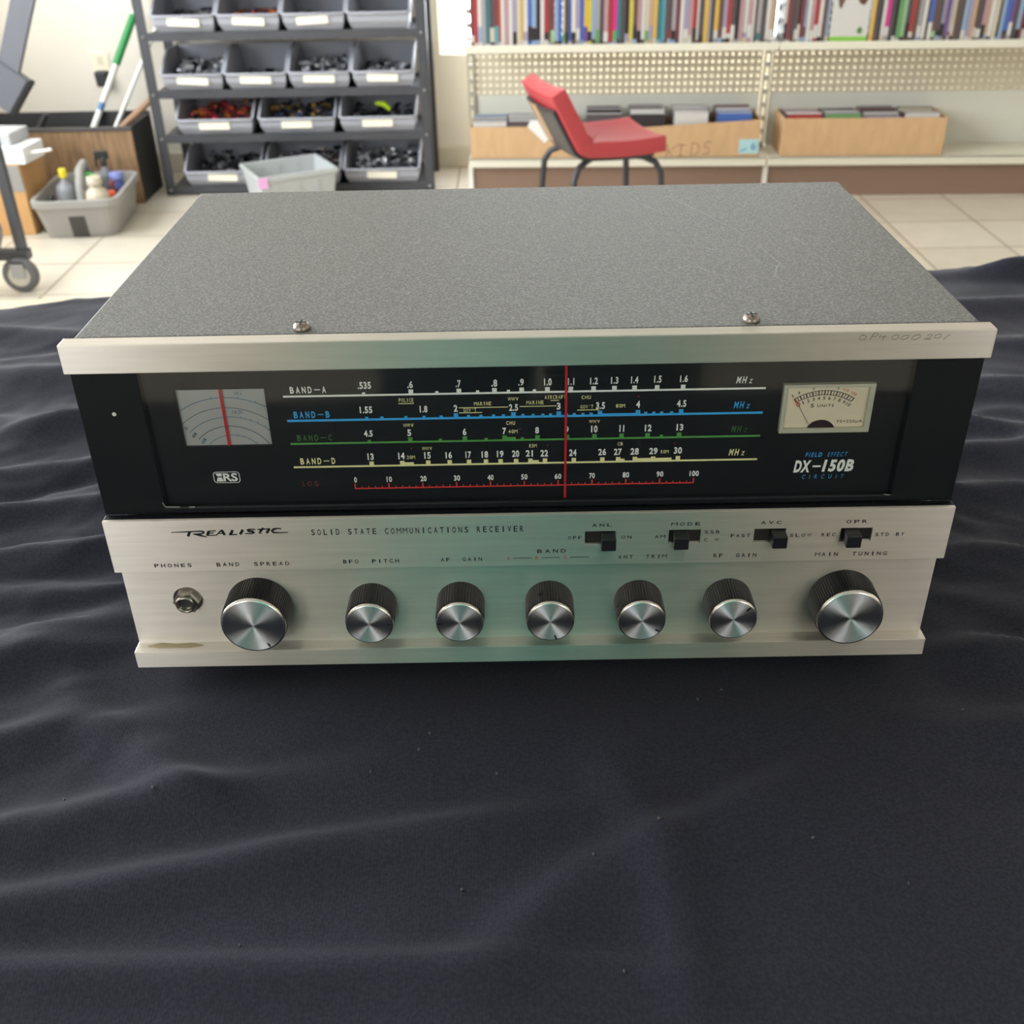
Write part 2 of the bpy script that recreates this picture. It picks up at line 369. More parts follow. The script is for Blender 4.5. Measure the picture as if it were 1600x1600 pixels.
# scratches on the lid (local x, y in mm on top)
SC = [[(60, 188), (66, 178), (72, 165)], [(79, 196), (95, 160), (107, 128), (113, 100), (116, 82), (110, 66), (112, 58)], [(67, 75), (74, 80), (79, 78), (84, 70), (94, 62)],
      [(70, 112), (84, 106), (96, 100)], [(130, 120), (133, 112), (134, 104)], [(-12, 110), (-4, 104), (4, 98)], [(-70, 130), (-67, 126)], [(2, 66), (4, 62)], [(97, 50), (110, 48), (120, 44)], [(28, 134), (32, 134)], [(-56, 122), (-50, 121)],
      [(92, 52), (92.4, 50)], [(-30, 70), (-28, 68)], [(-10, 150), (-4, 148)], [(-96, 118), (-97, 104)], [(40, 90), (47, 86)]]
pale = M('pale scratch', (150, 150, 147), .5)
for s in SC:
    q = []; sm = MB()
    for a, b in zip(s, s[1:]):
        for k in range(4): q.append((a[0]+(b[0]-a[0])*k/4+random.uniform(-.3, .3), a[1]+(b[1]-a[1])*k/4+random.uniform(-.3, .3)))
    q.append(s[-1]); sm.stroke(q, [random.uniform(.1, .4) for _ in q], .17138, pale, plane='z')
    tag(sm.build('scratch', pale, rx), 'pale scratch on the grey lid')
for x in (-.0893, .0895):
    t = MB(); t.lathe([(.0034, 0), (.0036, .0008), (.003, .0022), (.0016, .0030), (.0012, .0030)], 'z', 20, c=(0, 0, 0)); s = t.build('screw', M('worn steel', (150, 138, 128), .35, .9), rx, loc=(x, .0135, .1713))
    d = MB(); d.box(-.0022, .0022, -.0004, .0004, .0029, .0031); d.box(-.0004, .0004, -.0022, .0022, .0029, .0031); d.build('cross_slot', black_in, s)
tr = MB(); tr.box(-.1825, .1825, 0, .0079, .1593, .1715); trim = tr.build('top_trim', alu, rx, bevel=.0005)
pen = M('pencil grey', (112, 98, 84), .6); hw = MB()
def hz(x, y): return (129.1+(x-135)/855*35.0, 170.6-(y-110)/95*3.2)
for st in ([(165, 125), (140, 140), (135, 175), (155, 186), (190, 180), (203, 155), (185, 128), (160, 122)], [(265, 110), (250, 150), (238, 190)], [(255, 125), (270, 105), (305, 105), (310, 125), (290, 145), (252, 150)],
           [(340, 122), (318, 152), (395, 152)], [(375, 132), (365, 165), (358, 195)], [(480, 128), (448, 145), (445, 180), (480, 188), (508, 165), (505, 138), (480, 128)], [(580, 135), (540, 150), (530, 180), (565, 190), (600, 165), (605, 142), (580, 135)],
           [(690, 132), (645, 150), (632, 185), (665, 195), (710, 165), (715, 140), (690, 132)], [(775, 150), (800, 132), (828, 138), (815, 165), (755, 192), (790, 190), (820, 195)], [(890, 130), (852, 145), (848, 175), (880, 182), (910, 160), (912, 138), (890, 130)], [(992, 138), (968, 155), (950, 180), (938, 205)]):
    hw.stroke([hz(*p) for p in st], .22, -.0001, pen)
hw.build('pencil_marking', pen, trim)
# bezel: black frame round the dial
OP = (-.1562, .1562, .0938, .1590)
bz = MB(); plate_holes(bz, -.1829, .1829, .0906, .1660, .0060, .0130, [OP]); bz.box(-.1829, .1829, .0020, .0060, .0885, .0906)
bez = bz.build('bezel', blackp, rx, bevel=.0006)
ch = MB(); ch.lathe([(.0009, 0), (.0008, .0001)], 'y', 14, c=(-.1688, .0060, .1388)); tag(ch.build('paint_chip', M('bare white chip', (228, 226, 220), .5), bez), 'white paint chip')
for a, b, wd in (((-156, 94.2), (-150, 94.0), .5), ((-146, 93.9), (-143.5, 93.9), .6), ((-157, 96.5), (-156.2, 94.2), .4), ((153, 94.2), (155.6, 93.8), .4)): 
    cc = MB(); cc.stroke([a, b], wd, .00585, None); cc.build('worn_edge', M('worn grey edge', (140, 138, 130), .5), bez)
# dial plate with windows for the band spread disc and the meter
dp = MB(); WIN = (-.1434, -.1070, .1215, .1476); MET = (.1046, .1416, .1242, .1459)
plate_holes(dp, -.160, .160, .0915, .1640, .0091, .0115, [WIN, MET]); dial = dp.build('dial_plate', M('black dial plate', (13, 14, 17), .35), rx)
white_i = M('white dial ink', (252, 246, 238), .5); blue_i = M('blue dial ink', (62, 172, 238), .5); green_i = M('green dial ink', (88, 158, 72), .5)
yel_i = M('pale yellow dial ink', (252, 238, 172), .5); red_i = M('red dial ink', (222, 58, 50), .5); dim_red = M('faded red ink', (140, 46, 36), .5); dim_green = M('dark green dial ink', (66, 104, 56), .5)
YD = .00905
def scale_line(name, z, ink_, x0, x1, majors, minors, label, lx, lab_ink, mh, lz, wd=.85, extra=()):
    s = MB(); s.rect(x0, x1, z-wd/2, z+wd/2, YD, ink_)
    for m in majors: s.rect(m-.95, m+.95, z, z+2.2, YD-.00002, ink_)
    for m in minors: s.rect(m-.65, m+.65, z, z+1.3, YD-.00002, ink_)
    for a, b, h in extra: s.rect(a, b, z, z+h, YD-.00003, ink_)
    s.cells(label[:4], lx[0], lx[0]+8.9, lz, 3.0, YD, lab_ink, .66, .03); s.rect(lx[0]+9.9, lx[0]+12.3, lz+1.3, lz+1.75, YD, lab_ink); s.text(label[5], lx[1]-1.6, lx[1], lz, 3.0, YD, lab_ink, bold=.03)
    s.text('MH', 85.1, 89.5, mh, 3.1, YD, lab_ink, shear=.25, space=1.4, bold=.03); s.text('z', 90.3, 91.9, mh, 1.9, YD, lab_ink, shear=.25)
    return s
def nums(s, L, ink_=white_i, **k):
    for st, x0, x1, z0, h in L: s.text(st, x0, x1, z0, h, YD-.00004, ink_, bold=.035, space=1.1, **k)
s = scale_line('A', 143.9, white_i, -99.6, 97.5, [-47.3, -27.7, -13.2, -2.1, 8.4, 17.9, 27.2, 35.7, 43.9, 53.1, 63.7], [-66.6, -36.7, -20.1, -7.5, 3.1], 'BAND-A', (-96.5, -81.8), white_i, 146.2, 145.2)
nums(s, [('.535', -68.8, -63.3, 146.7, 3.2), ('.6', -48.6, -46.3, 146.7, 3.2), ('.7', -28.9, -26.8, 146.7, 3.2), ('.8', -14.4, -12.0, 146.7, 3.2), ('.9', -3.5, -1.2, 146.9, 3.1), ('1.0', 7.0, 10.1, 146.8, 3.2), ('1.1', 16.7, 19.3, 146.8, 3.1), ('1.2', 25.7, 28.9, 146.9, 3.1), ('1.3', 34.2, 37.2, 147.0, 3.1), ('1.4', 42.3, 45.3, 147.0, 3.2), ('1.5', 51.7, 54.7, 147.1, 3.2), ('1.6', 62.2, 65.4, 147.2, 3.1)])
o = s.build('band_scale', white_i, dial); tag(o, 'white frequency scale, uppermost')
s = scale_line('B', 132.8, blue_i, -99.3, 97.4, [-29.4, -5.6, 13.1, 30.1, 45.8, 63.6], [-66.3, -60, -50.1, -42.6, -35.5, -24.2, -19.1, -13.9, -9.8, -1.7, 2.5, 6.5, 9.7, 16.3, 19.5, 23.1, 26.5, 49, 52.4, 55.6, 59.7], 'BAND-B', (-96.3, -81.5), blue_i, 134.9, 134.0, wd=1.0, extra=[(30, 46, .9)])
nums(s, [('1.55', -68.9, -63.7, 135.7, 3.1), ('1.8', -44.2, -41.0, 135.6, 3.1), ('2', -30.2, -28.6, 135.7, 3.1), ('2.5', -7.4, -3.7, 135.6, 3.1), ('3', 12.2, 13.8, 135.8, 3.2), ('3.5', 28.4, 32.1, 135.7, 3.2), ('4', 44.9, 46.5, 136.0, 3.2), ('4.5', 61.6, 65.5, 136.0, 3.2)])
o = s.build('band_scale', blue_i, dial); tag(o, 'blue frequency scale')
s = scale_line('C', 122.0, green_i, -99.3, 97.5, [-49, -26.1, -9.5, 4.3, 16.6, 28.1, 39.4, 50.3, 63.5], [-66.2, -36.4, -17.3, -2.1, 56.1], 'BAND-C', (-96.2, -81.5), dim_green, 123.8, 123.2, extra=[(-9.5, -4.9, 1.5)])
nums(s, [('4.5', -68.1, -64.5, 124.8, 3.0), ('5', -50.0, -48.4, 124.8, 3.1), ('6', -26.9, -25.4, 124.7, 3.2), ('7', -10.3, -8.8, 124.8, 3.1), ('8', 3.3, 4.9, 124.9, 3.1), ('9', 15.7, 17.3, 124.9, 3.1), ('10', 26.6, 29.3, 124.9, 3.3), ('11', 38.4, 40.4, 125.0, 3.2), ('12', 49.0, 51.8, 125.0, 3.2), ('13', 62.2, 65.0, 125.1, 3.1)])
o = s.build('band_scale', green_i, dial); tag(o, 'green frequency scale')
s = scale_line('D', 110.8, yel_i, -99.3, 97.4, [-66.1, -53.1, -42.1, -33, -24.8, -17.6, -11.4, -4.85, 1.2, 7.4, 19.6, 31.7, 38.4, 45.5, 53.2, 63.7], [], 'BAND-D', (-96.2, -81.4), yel_i, 112.8, 112.1, extra=[(-53, -48.2, 1.5), (1.2, 4.8, 1.4), (38.4, 41.1, 1.4), (45.5, 61, 1.5)])
nums(s, [('13', -67.6, -65.0, 113.7, 3.2), ('14', -54.6, -51.9, 113.8, 3.2), ('15', -43.6, -40.9, 113.8, 3.2), ('16', -34.6, -31.9, 113.8, 3.2), ('17', -26.2, -23.8, 113.8, 3.2), ('18', -19.4, -16.6, 113.8, 3.2), ('19', -12.9, -10.1, 113.9, 3.2), ('20', -6.5, -3.5, 113.9, 3.2), ('21', -0.7, 2.3, 114.0, 3.1), ('22', 5.5, 8.7, 113.9, 3.2), ('24', 17.6, 20.7, 113.9, 3.2), ('26', 29.9, 33.2, 114.0, 3.2), ('27', 36.5, 39.8, 113.9, 3.2), ('28', 43.5, 47.0, 114.0, 3.2), ('29', 51.4, 54.9, 114.0, 3.2), ('30', 61.8, 65.2, 114.1, 3.2)])
o = s.build('band_scale', yel_i, dial); tag(o, 'pale yellow frequency scale')
s = MB(); s.rect(-74.4, 71.4, 99.5, 100.1, YD, red_i)
for k in range(51):
    x = -74.1 + k*145.2/50; big = k % 5 == 0
    s.rect(x-(.3 if big else .2), x+(.3 if big else .2), 99.8, 102.2 if big else 101.0, YD-.00002, red_i)
nums(s, [('0', -74.3, -73.1, 102.8, 2.7), ('10', -60.4, -58.1, 102.8, 2.7), ('20', -45.9, -43.3, 102.8, 2.7), ('30', -31.6, -28.9, 102.8, 2.7), ('40', -17.2, -14.6, 102.8, 2.7), ('50', -2.8, -0.1, 102.8, 2.7), ('60', 11.5, 14.4, 102.8, 2.7), ('70', 26.3, 28.7, 102.8, 2.7), ('80', 40.6, 43.4, 102.9, 2.7), ('90', 55.1, 58.0, 103.0, 2.7), ('100', 69.2, 73.2, 103.0, 2.7)])
s.text('LOG', -96.5, -89.8, 101.4, 2.5, YD, dim_red, space=1.8)
o = s.build('log_scale', red_i, dial); tag(o, 'red logging scale from 0 to 100')
s = MB()
for st, x0, x1, z0, h in [('POLICE', -52.5, -46.5, 140.5, 1.7), ('MARINE', -21.6, -14.7, 138.3, 1.7), ("GOV'T", -26.2, -20.9, 135.5, 1.7), ('WWV', -7.7, -3.5, 140.2, 1.6), ('WWV', -51.4, -47.2, 129.0, 1.6), ('CHU', -8.7, -5.0, 129.2, 1.7), ('40M', -7.9, -4.2, 125.2, 1.7), ('WWV', -44.2, -40.1, 117.9, 1.6), ('20M', -51.0, -47.7, 113.8, 1.7),
        ('MARINE', -0.1, 6.8, 138.4, 1.7), ('AIRCRAFT', 7.3, 15.9, 140.7, 1.7), ('CHU', 22.4, 26.2, 140.4, 1.6), ("GOV'T", 22.0, 27.2, 136.1, 1.6), ('80M', 36.6, 40.2, 136.2, 1.7), ('WWV', 25.9, 30.2, 129.3, 1.5), ('15M', 0.6, 3.8, 118.3, 1.7), ('CB', 37.9, 40.1, 118.5, 1.6), ('10M', 56.1, 59.5, 114.4, 1.6)]:
    s.cells(st, x0, x1, z0, h, YD, yel_i, .74, .012)
for x0, x1, z in [(-52.7, -46.4, 139.8), (-28.1, -7.8, 137.4), (-28.1, -18.6, 135.1), (-3, 12.1, 137.5), (9.7, 13.2, 140), (20.7, 29.8, 135.4)]: s.rect(x0, x1, z-.15, z+.2, YD, yel_i)
for x, z in [(-3.1, 127.2), (-48.8, 118.9), (45.7, 141.2), (8.5, 119.2), (61.8, 119.2)]:
    s.rect(x-.45, x+.45, z-.18, z+.18, YD, dim_red); s.rect(x-.18, x+.18, z-.45, z+.45, YD-.00002, dim_red)
s.build('station_lettering', yel_i, dial)
s = MB(); s.text('FIELD', 117.7, 124.7, 111.4, 2.1, YD, blue_i, shear=.22, space=1.5, bold=.02); s.text('EFFECT', 127.1, 135.5, 111.4, 2.1, YD, blue_i, shear=.22, space=1.5)
s.text('DX', 113.5, 120.7, 103.9, 5.9, YD, white_i, shear=.16, bold=.045, space=1.15); s.rect(121.4, 124.9, 106.4, 107.2, YD, white_i); s.text('150B', 125.6, 138.9, 104.0, 6.0, YD, white_i, shear=.16, bold=.045, space=1.15)
s.text('CIRCUIT', 117.6, 135.5, 100.7, 2.0, YD, blue_i, shear=.22, space=2.6); s.build('type_lettering', white_i, dial)
s = MB()
def rr(x0, x1, z0, z1, r, n=5):
    p = []
    for cx, cz, a0 in ((x1-r, z0+r, -90), (x1-r, z1-r, 0), (x0+r, z1-r, 90), (x0+r, z0+r, 180)):
        for k in range(n+1): a = radians(a0+90*k/n); p.append((cx+r*cos(a), cz+r*sin(a)))
    return p
s.stroke(rr(-134.0, -123.0, 103.9, 109.1, 1.3), .28, YD, white_i, closed=True)
s.text('RS', -130.0, -123.9, 104.5, 4.0, YD, white_i, bold=.03)
s.flat([(-133.1, 108.5), (-130.3, 108.5), (-130.6, 107.0), (-132.4, 107.0)], [(0, 3, 2, 1)], YD, white_i); s.flat([(-132.4, 106.5), (-130.6, 106.5), (-130.0, 104.5), (-133.0, 104.5)], [(0, 3, 2, 1)], YD, white_i)
s.build('emblem', white_i, dial)
# band spread window: printed disc behind the cut-out
paper = M('grey dial paper', (176, 170, 166), .6); p_ink = M('dial line ink', (60, 70, 78), .6); p_blue = M('dial line blue', (58, 104, 130), .6)
s = MB(); s.rect(-143.4, -107.0, 121.5, 147.6, .0103, paper)
def arc(xs, ink_, wd):
    (xa, za), (xb, zb), (xc, zc) = xs
    A = Matrix(((2*(xb-xa), 2*(zb-za)), (2*(xc-xa), 2*(zc-za)))); b = Vector((xb*xb+zb*zb-xa*xa-za*za, xc*xc+zc*zc-xa*xa-za*za)); c = A.inverted() @ b
    r = (Vector((xa, za))-c).length; a0 = math.atan2(za-c.y, xa-c.x); a1 = math.atan2(zc-c.y, xc-c.x)
    s.stroke([(c.x+r*cos(a0+(a1-a0)*k/24), c.y+r*sin(a0+(a1-a0)*k/24)) for k in range(25)], wd, .01025, ink_); return c, r
def tickon(c, r, x, ink_, l, wd=.25):
    z = c.y+math.sqrt(r*r-(x-c.x)**2); d = (Vector((x, z))-c).normalized(); s.stroke([(x, z), (x+d.x*l, z+d.y*l)], wd, .01025, ink_)
a1 = arc([(-143.1, 137.7), (-125.5, 143.4), (-107.1, 138.6)], p_blue, .32); arc([(-143.4, 131.4), (-125.1, 138.8), (-107.1, 132.7)], p_ink, .25); a3 = arc([(-140.9, 127.5), (-125.4, 134.5), (-107.1, 127.8)], p_blue, .25)
arc([(-137.6, 124.3), (-123.5, 130.3), (-108.2, 121.6)], p_ink, .3); a5 = arc([(-133.5, 121.9), (-124.2, 126.1), (-113.2, 121.6)], p_blue, .25)
for x in (-129.5, -118.5, -111.6): tickon(*a1, x, p_blue, .9)
for x in (-118.6, -114.8, -112.0, -109.2, -107.6): tickon(*a3, x, p_blue, .8)
for x in (-121, -118.6, -116.4): tickon(*a5, x, p_blue, .6)
for st, x0, x1, z0, h in [('28.5', -119.8, -116.7, 144.6, 1.5), ('14.20', -121.6, -117.6, 135.9, 1.6)]: s.text(st, x0, x1, z0, h, .01025, p_blue)
def rot_text(st, x, z, h, ang, ink_, wd):
    vs, fs = glyphs(st, 1.1, .02, 0); a0 = min(v[0] for v in vs); a1_ = max(v[0] for v in vs); b0 = min(v[1] for v in vs); b1 = max(v[1] for v in vs)
    ca, sa = cos(ang), sin(ang); q = []
    for v in vs:
        u = ((v[0]-a0)/(a1_-a0)-.5)*wd; t = ((v[1]-b0)/(b1-b0)-.5)*h; q.append((x+u*ca-t*sa, z+u*sa+t*ca))
    return q, fs
for st, x, z, ink_ in (('20', -142.2, 129.5, p_ink), ('40M', -139.2, 126.3, p_ink), ('80M', -135.6, 123.6, p_blue)):
    q, f = rot_text(st, x, z, 1.5, radians(52), ink_, 2.6 if len(st) == 3 else 1.7); s.flat(q, f, .01025, ink_)
bs = s.build('band_spread_disc', paper, rx)
red_n = M('red needle', (196, 34, 40), .4)
MB().box(-.12565, -.12455, .0095, .0098, .1213, .1500).build('spread_needle', red_n, rx)
MB().box(.0155, .0165, .0083, .0087, .0917, .1590).build('tuning_needle', red_n, rx)
# signal meter
mt = MB(); cream = M('cream meter face', (240, 218, 188), .5); mk = M('meter ink', (44, 38, 34), .5); mr = M('meter red ink', (206, 84, 66), .5)
YM = .0079
mt.box(.1046, .1416, YM, .0112, .1242, .1459, cream); meter = mt.build('signal_meter', cream, rx)
s = MB()
def carc(z0, r, x0=108.6, x1=133.6, wd=.35, ink_=mk, c=(121.6, 120.6)):
    a0 = math.acos((x0-c[0])/r); a1_ = math.acos((x1-c[0])/r)
    s.stroke([(c[0]+r*cos(a0+(a1_-a0)*k/20), c[1]+r*sin(a0+(a1_-a0)*k/20)) for k in range(21)], wd, YM-.00005, ink_)
C0 = Vector((121.6, 120.6)); Ro, Ri = 22.3, 20.4
A0, A1 = radians(123), radians(57)
for r_ in (Ro, Ri): s.stroke([(C0.x+r_*cos(A0+(A1-A0)*k/24), C0.y+r_*sin(A0+(A1-A0)*k/24)) for k in range(25)], .3, YM-.00005, mk)
for k in range(21):
    a = A0+(A1-A0)*k/20; s.stroke([(C0.x+Ri*cos(a), C0.y+Ri*sin(a)), (C0.x+(Ro if k % 2 else Ro+.3)*cos(a), C0.y+Ro*sin(a))], .3 if k % 2 else .5, YM-.00006, mk)
for k in range(1, 11):
    a = A0+(A1-A0)*k/10; q, f = rot_text(str(k), C0.x+18.9*cos(a), C0.y+18.9*sin(a), 1.5, a-pi/2, mk, 1.9 if k == 10 else .45 if k == 1 else 1.0); s.flat(q, f, YM-.00005, mk)
for st, k, ink_ in (('1', 0, mk), ('3', 1, mk), ('5', 3.2, mk), ('7', 5.2, mk), ('9', 6.9, mk), ('+10', 8.1, mr), ('+30', 9.5, mr)):
    a = A0+(A1-A0)*k/10; q, f = rot_text(st, C0.x+23.9*cos(a), C0.y+23.9*sin(a), 1.3, a-pi/2, ink_, 2.6 if len(st) == 3 else .4 if st == '1' else .9); s.flat(q, f, YM-.00005, ink_)
s.text('S', 116.4, 117.9, 135.3, 1.7, YM-.00005, mk, bold=.02); s.text('UNITS', 119.2, 126.0, 135.4, 1.3, YM-.00005, mk, bold=.015, space=1.25); s.text('FS=250\u03bcA', 128.4, 138.8, 127.7, 1.7, YM-.00005, mk, space=1.15, bold=.01)
s.build('meter_lettering', mk, meter)
s = MB(); s.stroke([(116.6, 127.6), (111.2, 136.9)], .18, .0074, mk); s.stroke([(110.9, 137.4), (109.6, 139.4)], .45, .0074, mr); s.stroke([(111.2+.7*cos(a), 136.9+.7*sin(a)) for a in [k*2*pi/12 for k in range(12)]], .4, .0074, mr, closed=True); s.build('pointer', mk, meter)
s = MB(); hb = [(C0.x+.2-6.0*cos(k*pi/12), 124.4+5.2*sin(k*pi/12)) for k in range(13)]
s.prism([(x/1000, z/1000) for x, z in reversed(hb)], 'y', .0074, .0079); s.build('movement_cover', M('dark maroon metal', (58, 40, 40), .35, .3), meter, smooth=False)
s = MB(); wfr = M('clear acrylic edge', (198, 190, 168), .15, spec=.6)
plate_holes(s, .1044, .1418, .1240, .1461, .0066, .0092, [(.1060, .1394, .1262, .1446)]); s.build('meter_rim', wfr, meter, bevel=.0003)
def glass_material():
    m = bpy.data.materials.new('clear dial glass'); m.use_nodes = True; nt = m.node_tree; nt.nodes.clear(); L = nt.links.new
    o = nt.nodes.new('ShaderNodeOutputMaterial'); mx = nt.nodes.new('ShaderNodeMixShader'); f = nt.nodes.new('ShaderNodeFresnel'); f.inputs[0].default_value = 1.45
    ge = nt.nodes.new('ShaderNodeNewGeometry'); mr_ = nt.nodes.new('ShaderNodeMapRange'); mr_.inputs[3].default_value = 1.45; mr_.inputs[4].default_value = 1/1.45; L(ge.outputs['Backfacing'], mr_.inputs[0]); L(mr_.outputs[0], f.inputs[0])
    t = nt.nodes.new('ShaderNodeBsdfTransparent'); t.inputs[0].default_value = (.96, .97, .97, 1); g = nt.nodes.new('ShaderNodeBsdfGlossy'); g.inputs['Roughness'].default_value = .06
    L(f.outputs[0], mx.inputs[0]); L(t.outputs[0], mx.inputs[1]); L(g.outputs[0], mx.inputs[2]); L(mx.outputs[0], o.inputs[0]); return m
gl = MB(); gl.rect(-156.6, 156.6, 93.6, 162, .0063, None); gl.add([(-.1566, .0065, .0936), (.1566, .0065, .0936), (.1566, .0065, .162), (-.1566, .0065, .162)], [(0, 3, 2, 1)]); gl.build('dial_glass', glass_material(), rx)
# upper silver plate with switch openings
SW = [(.0245, .0376, .0745, .0813), (.0609, .0743, .0745, .0813), (.0978, .1112, .0742, .0811), (.1353, .1486, .0740, .0807)]
up = MB(); plate_holes(up, -.1828, .1828, .0640, .0905, .0003, .0022, SW); plate = up.build('switch_panel', alu, rx, bevel=.0003, seg=1)
MB().box(-.1826, .1826, .0022, .0070, .0650, .0885).build('panel_backing', black_in, rx)
lp = MB(); lp.box(-.1826, .1826, .0070, .0120, .0180, .0660); lp.build('control_panel', alu, rx)
ll = MB(); ll.box(-.1832, .1832, 0, .0125, .0100, .0192); lip = ll.build('bottom_lip', alu, rx, bevel=.0004)
st_ = MB(); stain = M('dried glue stain', (206, 188, 150), .6)
st_.stroke([(-178, 4.4), (-172, 4.8), (-165, 4.2), (-158, 4.6), (-152, 4.4)], [1.2, 4.2, 3.0, 4.0, 1.0], .01925, stain, plane='z'); tag(st_.build('stain', stain, lip), 'yellowish dried stain')
bm_ = MB(); bm_.box(-.174, .174, .004, .2, .0065, .0100); bm_.build('bottom_plate', black_in, rx)
for x in (-.15, .15):
    for y in (.03, .185):
        f = MB(); f.lathe([(.009, 0), (.0095, .004), (.0085, .0066)], 'z', 20); f.build('foot', M('black rubber', (20, 20, 20), .8), rx, loc=(x, y, 0))
s = MB(); E5 = .0002; eng = M('engraved ink', (34, 30, 32), .5)
for st, x0, x1, z0, h in [('SOLID STATE COMMUNICATIONS RECEIVER', -93.7, -2.2, 82.0, 3.0)]: s.cells(st, x0, x1, z0, h, E5, ink, .58, .014)
for st, x0, x1, z0, h in [('PHONES', -164.5, -148.1, 66.5, 1.9), ('BAND  SPREAD', -137.2, -105.2, 66.5, 2.0), ('BFO  PITCH', -81.5, -57.0, 66.9, 2.0), ('AF  GAIN', -38.6, -20.5, 67.1, 1.9), ('BAND', 3.7, 16.2, 70.7, 1.9), ('ANT  TRIM', 39.2, 60.3, 66.9, 1.9), ('ANL', 27.4, 35.9, 83.8, 1.6), ('OFF', 17.1, 22.9, 77.6, 1.6), ('ON', 40.2, 44.6, 77.4, 1.6),
        ('MODE', 61.8, 73.9, 83.6, 1.7), ('AM', 54.7, 59.0, 77.4, 1.6), ('SSB', 76.2, 82.6, 79.3, 1.6), ('C W', 76.2, 82.5, 75.3, 1.6), ('AVC', 100.1, 108.9, 83.6, 1.6), ('FAST', 87.6, 96.1, 77.1, 1.7), ('SLOW', 113.2, 122.6, 76.8, 1.7), ('OPR', 136.8, 145.9, 83.3, 1.7), ('REC', 127.0, 133.0, 76.8, 1.7), ('STD BY', 150.4, 162.9, 76.4, 1.8), ('RF  GAIN', 81.0, 99.8, 66.7, 2.0), ('MAIN  TUNING', 125.8, 157.1, 66.4, 2.0)]:
    s.cells(st, x0, x1, z0, h, E5, eng, .64, .02)
for st, x0, x1 in (('A', -9.5, -8.3), ('B', 3.0, 4.2), ('C', 15.3, 16.7)): s.text(st, x0, x1, 67.4, 1.7, E5, red_i)
for x0, x1 in ((-6.9, 1.4), (5.6, 13.7), (18.0, 26.4)): s.rect(x0, x1, 68.05, 68.35, E5, eng)
s.build('lettering', eng, plate)
# maker's wordmark, traced stroke by stroke (units of the tracing -> mm)
s = MB()
def lg(x, y): return (-154.0+(x-60)*50.4/1470, 84.62-(y-132)*.0317+(x-60)*.00055*.0)
def LW(pts, wd):
    wd = [a*1.35 for a in wd] if isinstance(wd, list) else wd*1.25
    s.stroke([lg(x, y+(x-60)*.0155) for x, y in pts], wd, E5, ink)
LW([(60, 131), (270, 120), (440, 112), (470, 118), (472, 132), (450, 148), (400, 156), (330, 158)], [.25, .45, .5, .6, .7, .6, .45, .4])
LW([(295, 124), (278, 160), (262, 195)], .95); LW([(345, 160), (420, 180), (500, 208)], [.4, .75, .25])
LW([(535, 112), (520, 150), (505, 182)], .95); LW([(530, 113), (625, 106)], .45); LW([(520, 145), (595, 141)], .42); LW([(500, 181), (630, 178)], .42)
LW([(622, 178), (690, 103), (712, 100)], [.35, .5, .6]); LW([(700, 100), (728, 176)], .95); LW([(655, 152), (715, 148)], .35)
LW([(838, 96), (815, 140), (795, 170)], .9); LW([(780, 172), (885, 166)], .45)
LW([(965, 90), (945, 130), (920, 166)], .95)
LW([(1125, 88), (1060, 84), (1020, 96), (1030, 114), (1090, 122), (1105, 138), (1070, 154), (985, 154)], [.4, .5, .7, .8, .8, .7, .5, .35])
LW([(1225, 62), (1190, 110), (1165, 150), (1200, 150)], [.6, .85, .7, .3]); LW([(1150, 90), (1310, 78)], .5)
LW([(1300, 80), (1275, 120), (1255, 148)], .9)
LW([(1450, 82), (1410, 72), (1355, 84), (1328, 115), (1340, 138), (1420, 144), (1530, 138)], [.4, .5, .8, .95, .7, .45, .3])
s.build('wordmark', ink, plate)
# slide switches
sw_m = M('black switch plastic', (28, 28, 32), .3)
for (x0, x1, z0, z1), xs in zip(SW, (.0343, .0655, .1078, .1396)):
    q = MB(); q.box(x0-.001, x1+.001, .0021, .0024, z0-.001, z1+.001); base = q.build('slide_switch', M('brown slot interior', (40, 33, 28), .6), rx)
    k = MB(); k.box(xs-.0032, xs+.0032, -.0058, .0022, (z0+z1)/2-.0030, (z0+z1)/2+.0030); k.build('slider', sw_m, base, bevel=.0004)
# headphone jack
q = MB(); q.lathe([(.0066, 0), (.0066, .0004)], 'y', 32, c=(0, 0, 0)); q.lathe([(.0062, 0), (.0062, .0030), (.0054, .0036), (.0040, .0036)], 'y', 6, smooth=False)
jm = M('nickel', (160, 154, 144), .28, 1.0, noise_amt=.2, noise_scale=300)
jk = q.build('headphone_jack', jm, rx, loc=(-.1555, .0070, .0443))
q = MB(); q.lathe([(.0046, .003), (.0046, .0048), (.0040, .0054), (.0032, .0054), (.0031, .0035), (.0030, .0008)], 'y', 28); q.build('collar', jm, jk)
q = MB(); q.lathe([(.0029, 0), (.0029, .0012)], 'y', 20); q.build('socket', black_in, jk)
# knobs
kb = M('black fluted knob', (40, 39, 41), .38); ka = M('spun aluminium', (205, 206, 208), .55, 1.0, aniso=.95)
def radial_grain(m):
    nt = m.node_tree; L = nt.links.new
    for n in list(nt.nodes):
        if n.type == 'TANGENT': nt.nodes.remove(n)
    tc = nt.nodes.new('ShaderNodeTexCoord'); ml = nt.nodes.new('ShaderNodeVectorMath'); ml.operation = 'MULTIPLY'; ml.inputs[1].default_value = (1, 0, 1)
    vt = nt.nodes.new('ShaderNodeVectorTransform'); vt.vector_type = 'VECTOR'; vt.convert_from = 'OBJECT'; vt.convert_to = 'WORLD'
    nm = nt.nodes.new('ShaderNodeVectorMath'); nm.operation = 'NORMALIZE'
    L(tc.outputs['Object'], ml.inputs[0]); L(ml.outputs[0], vt.inputs[0]); L(vt.outputs[0], nm.inputs[0]); L(nm.outputs[0], nt.nodes['Principled BSDF'].inputs['Tangent'])
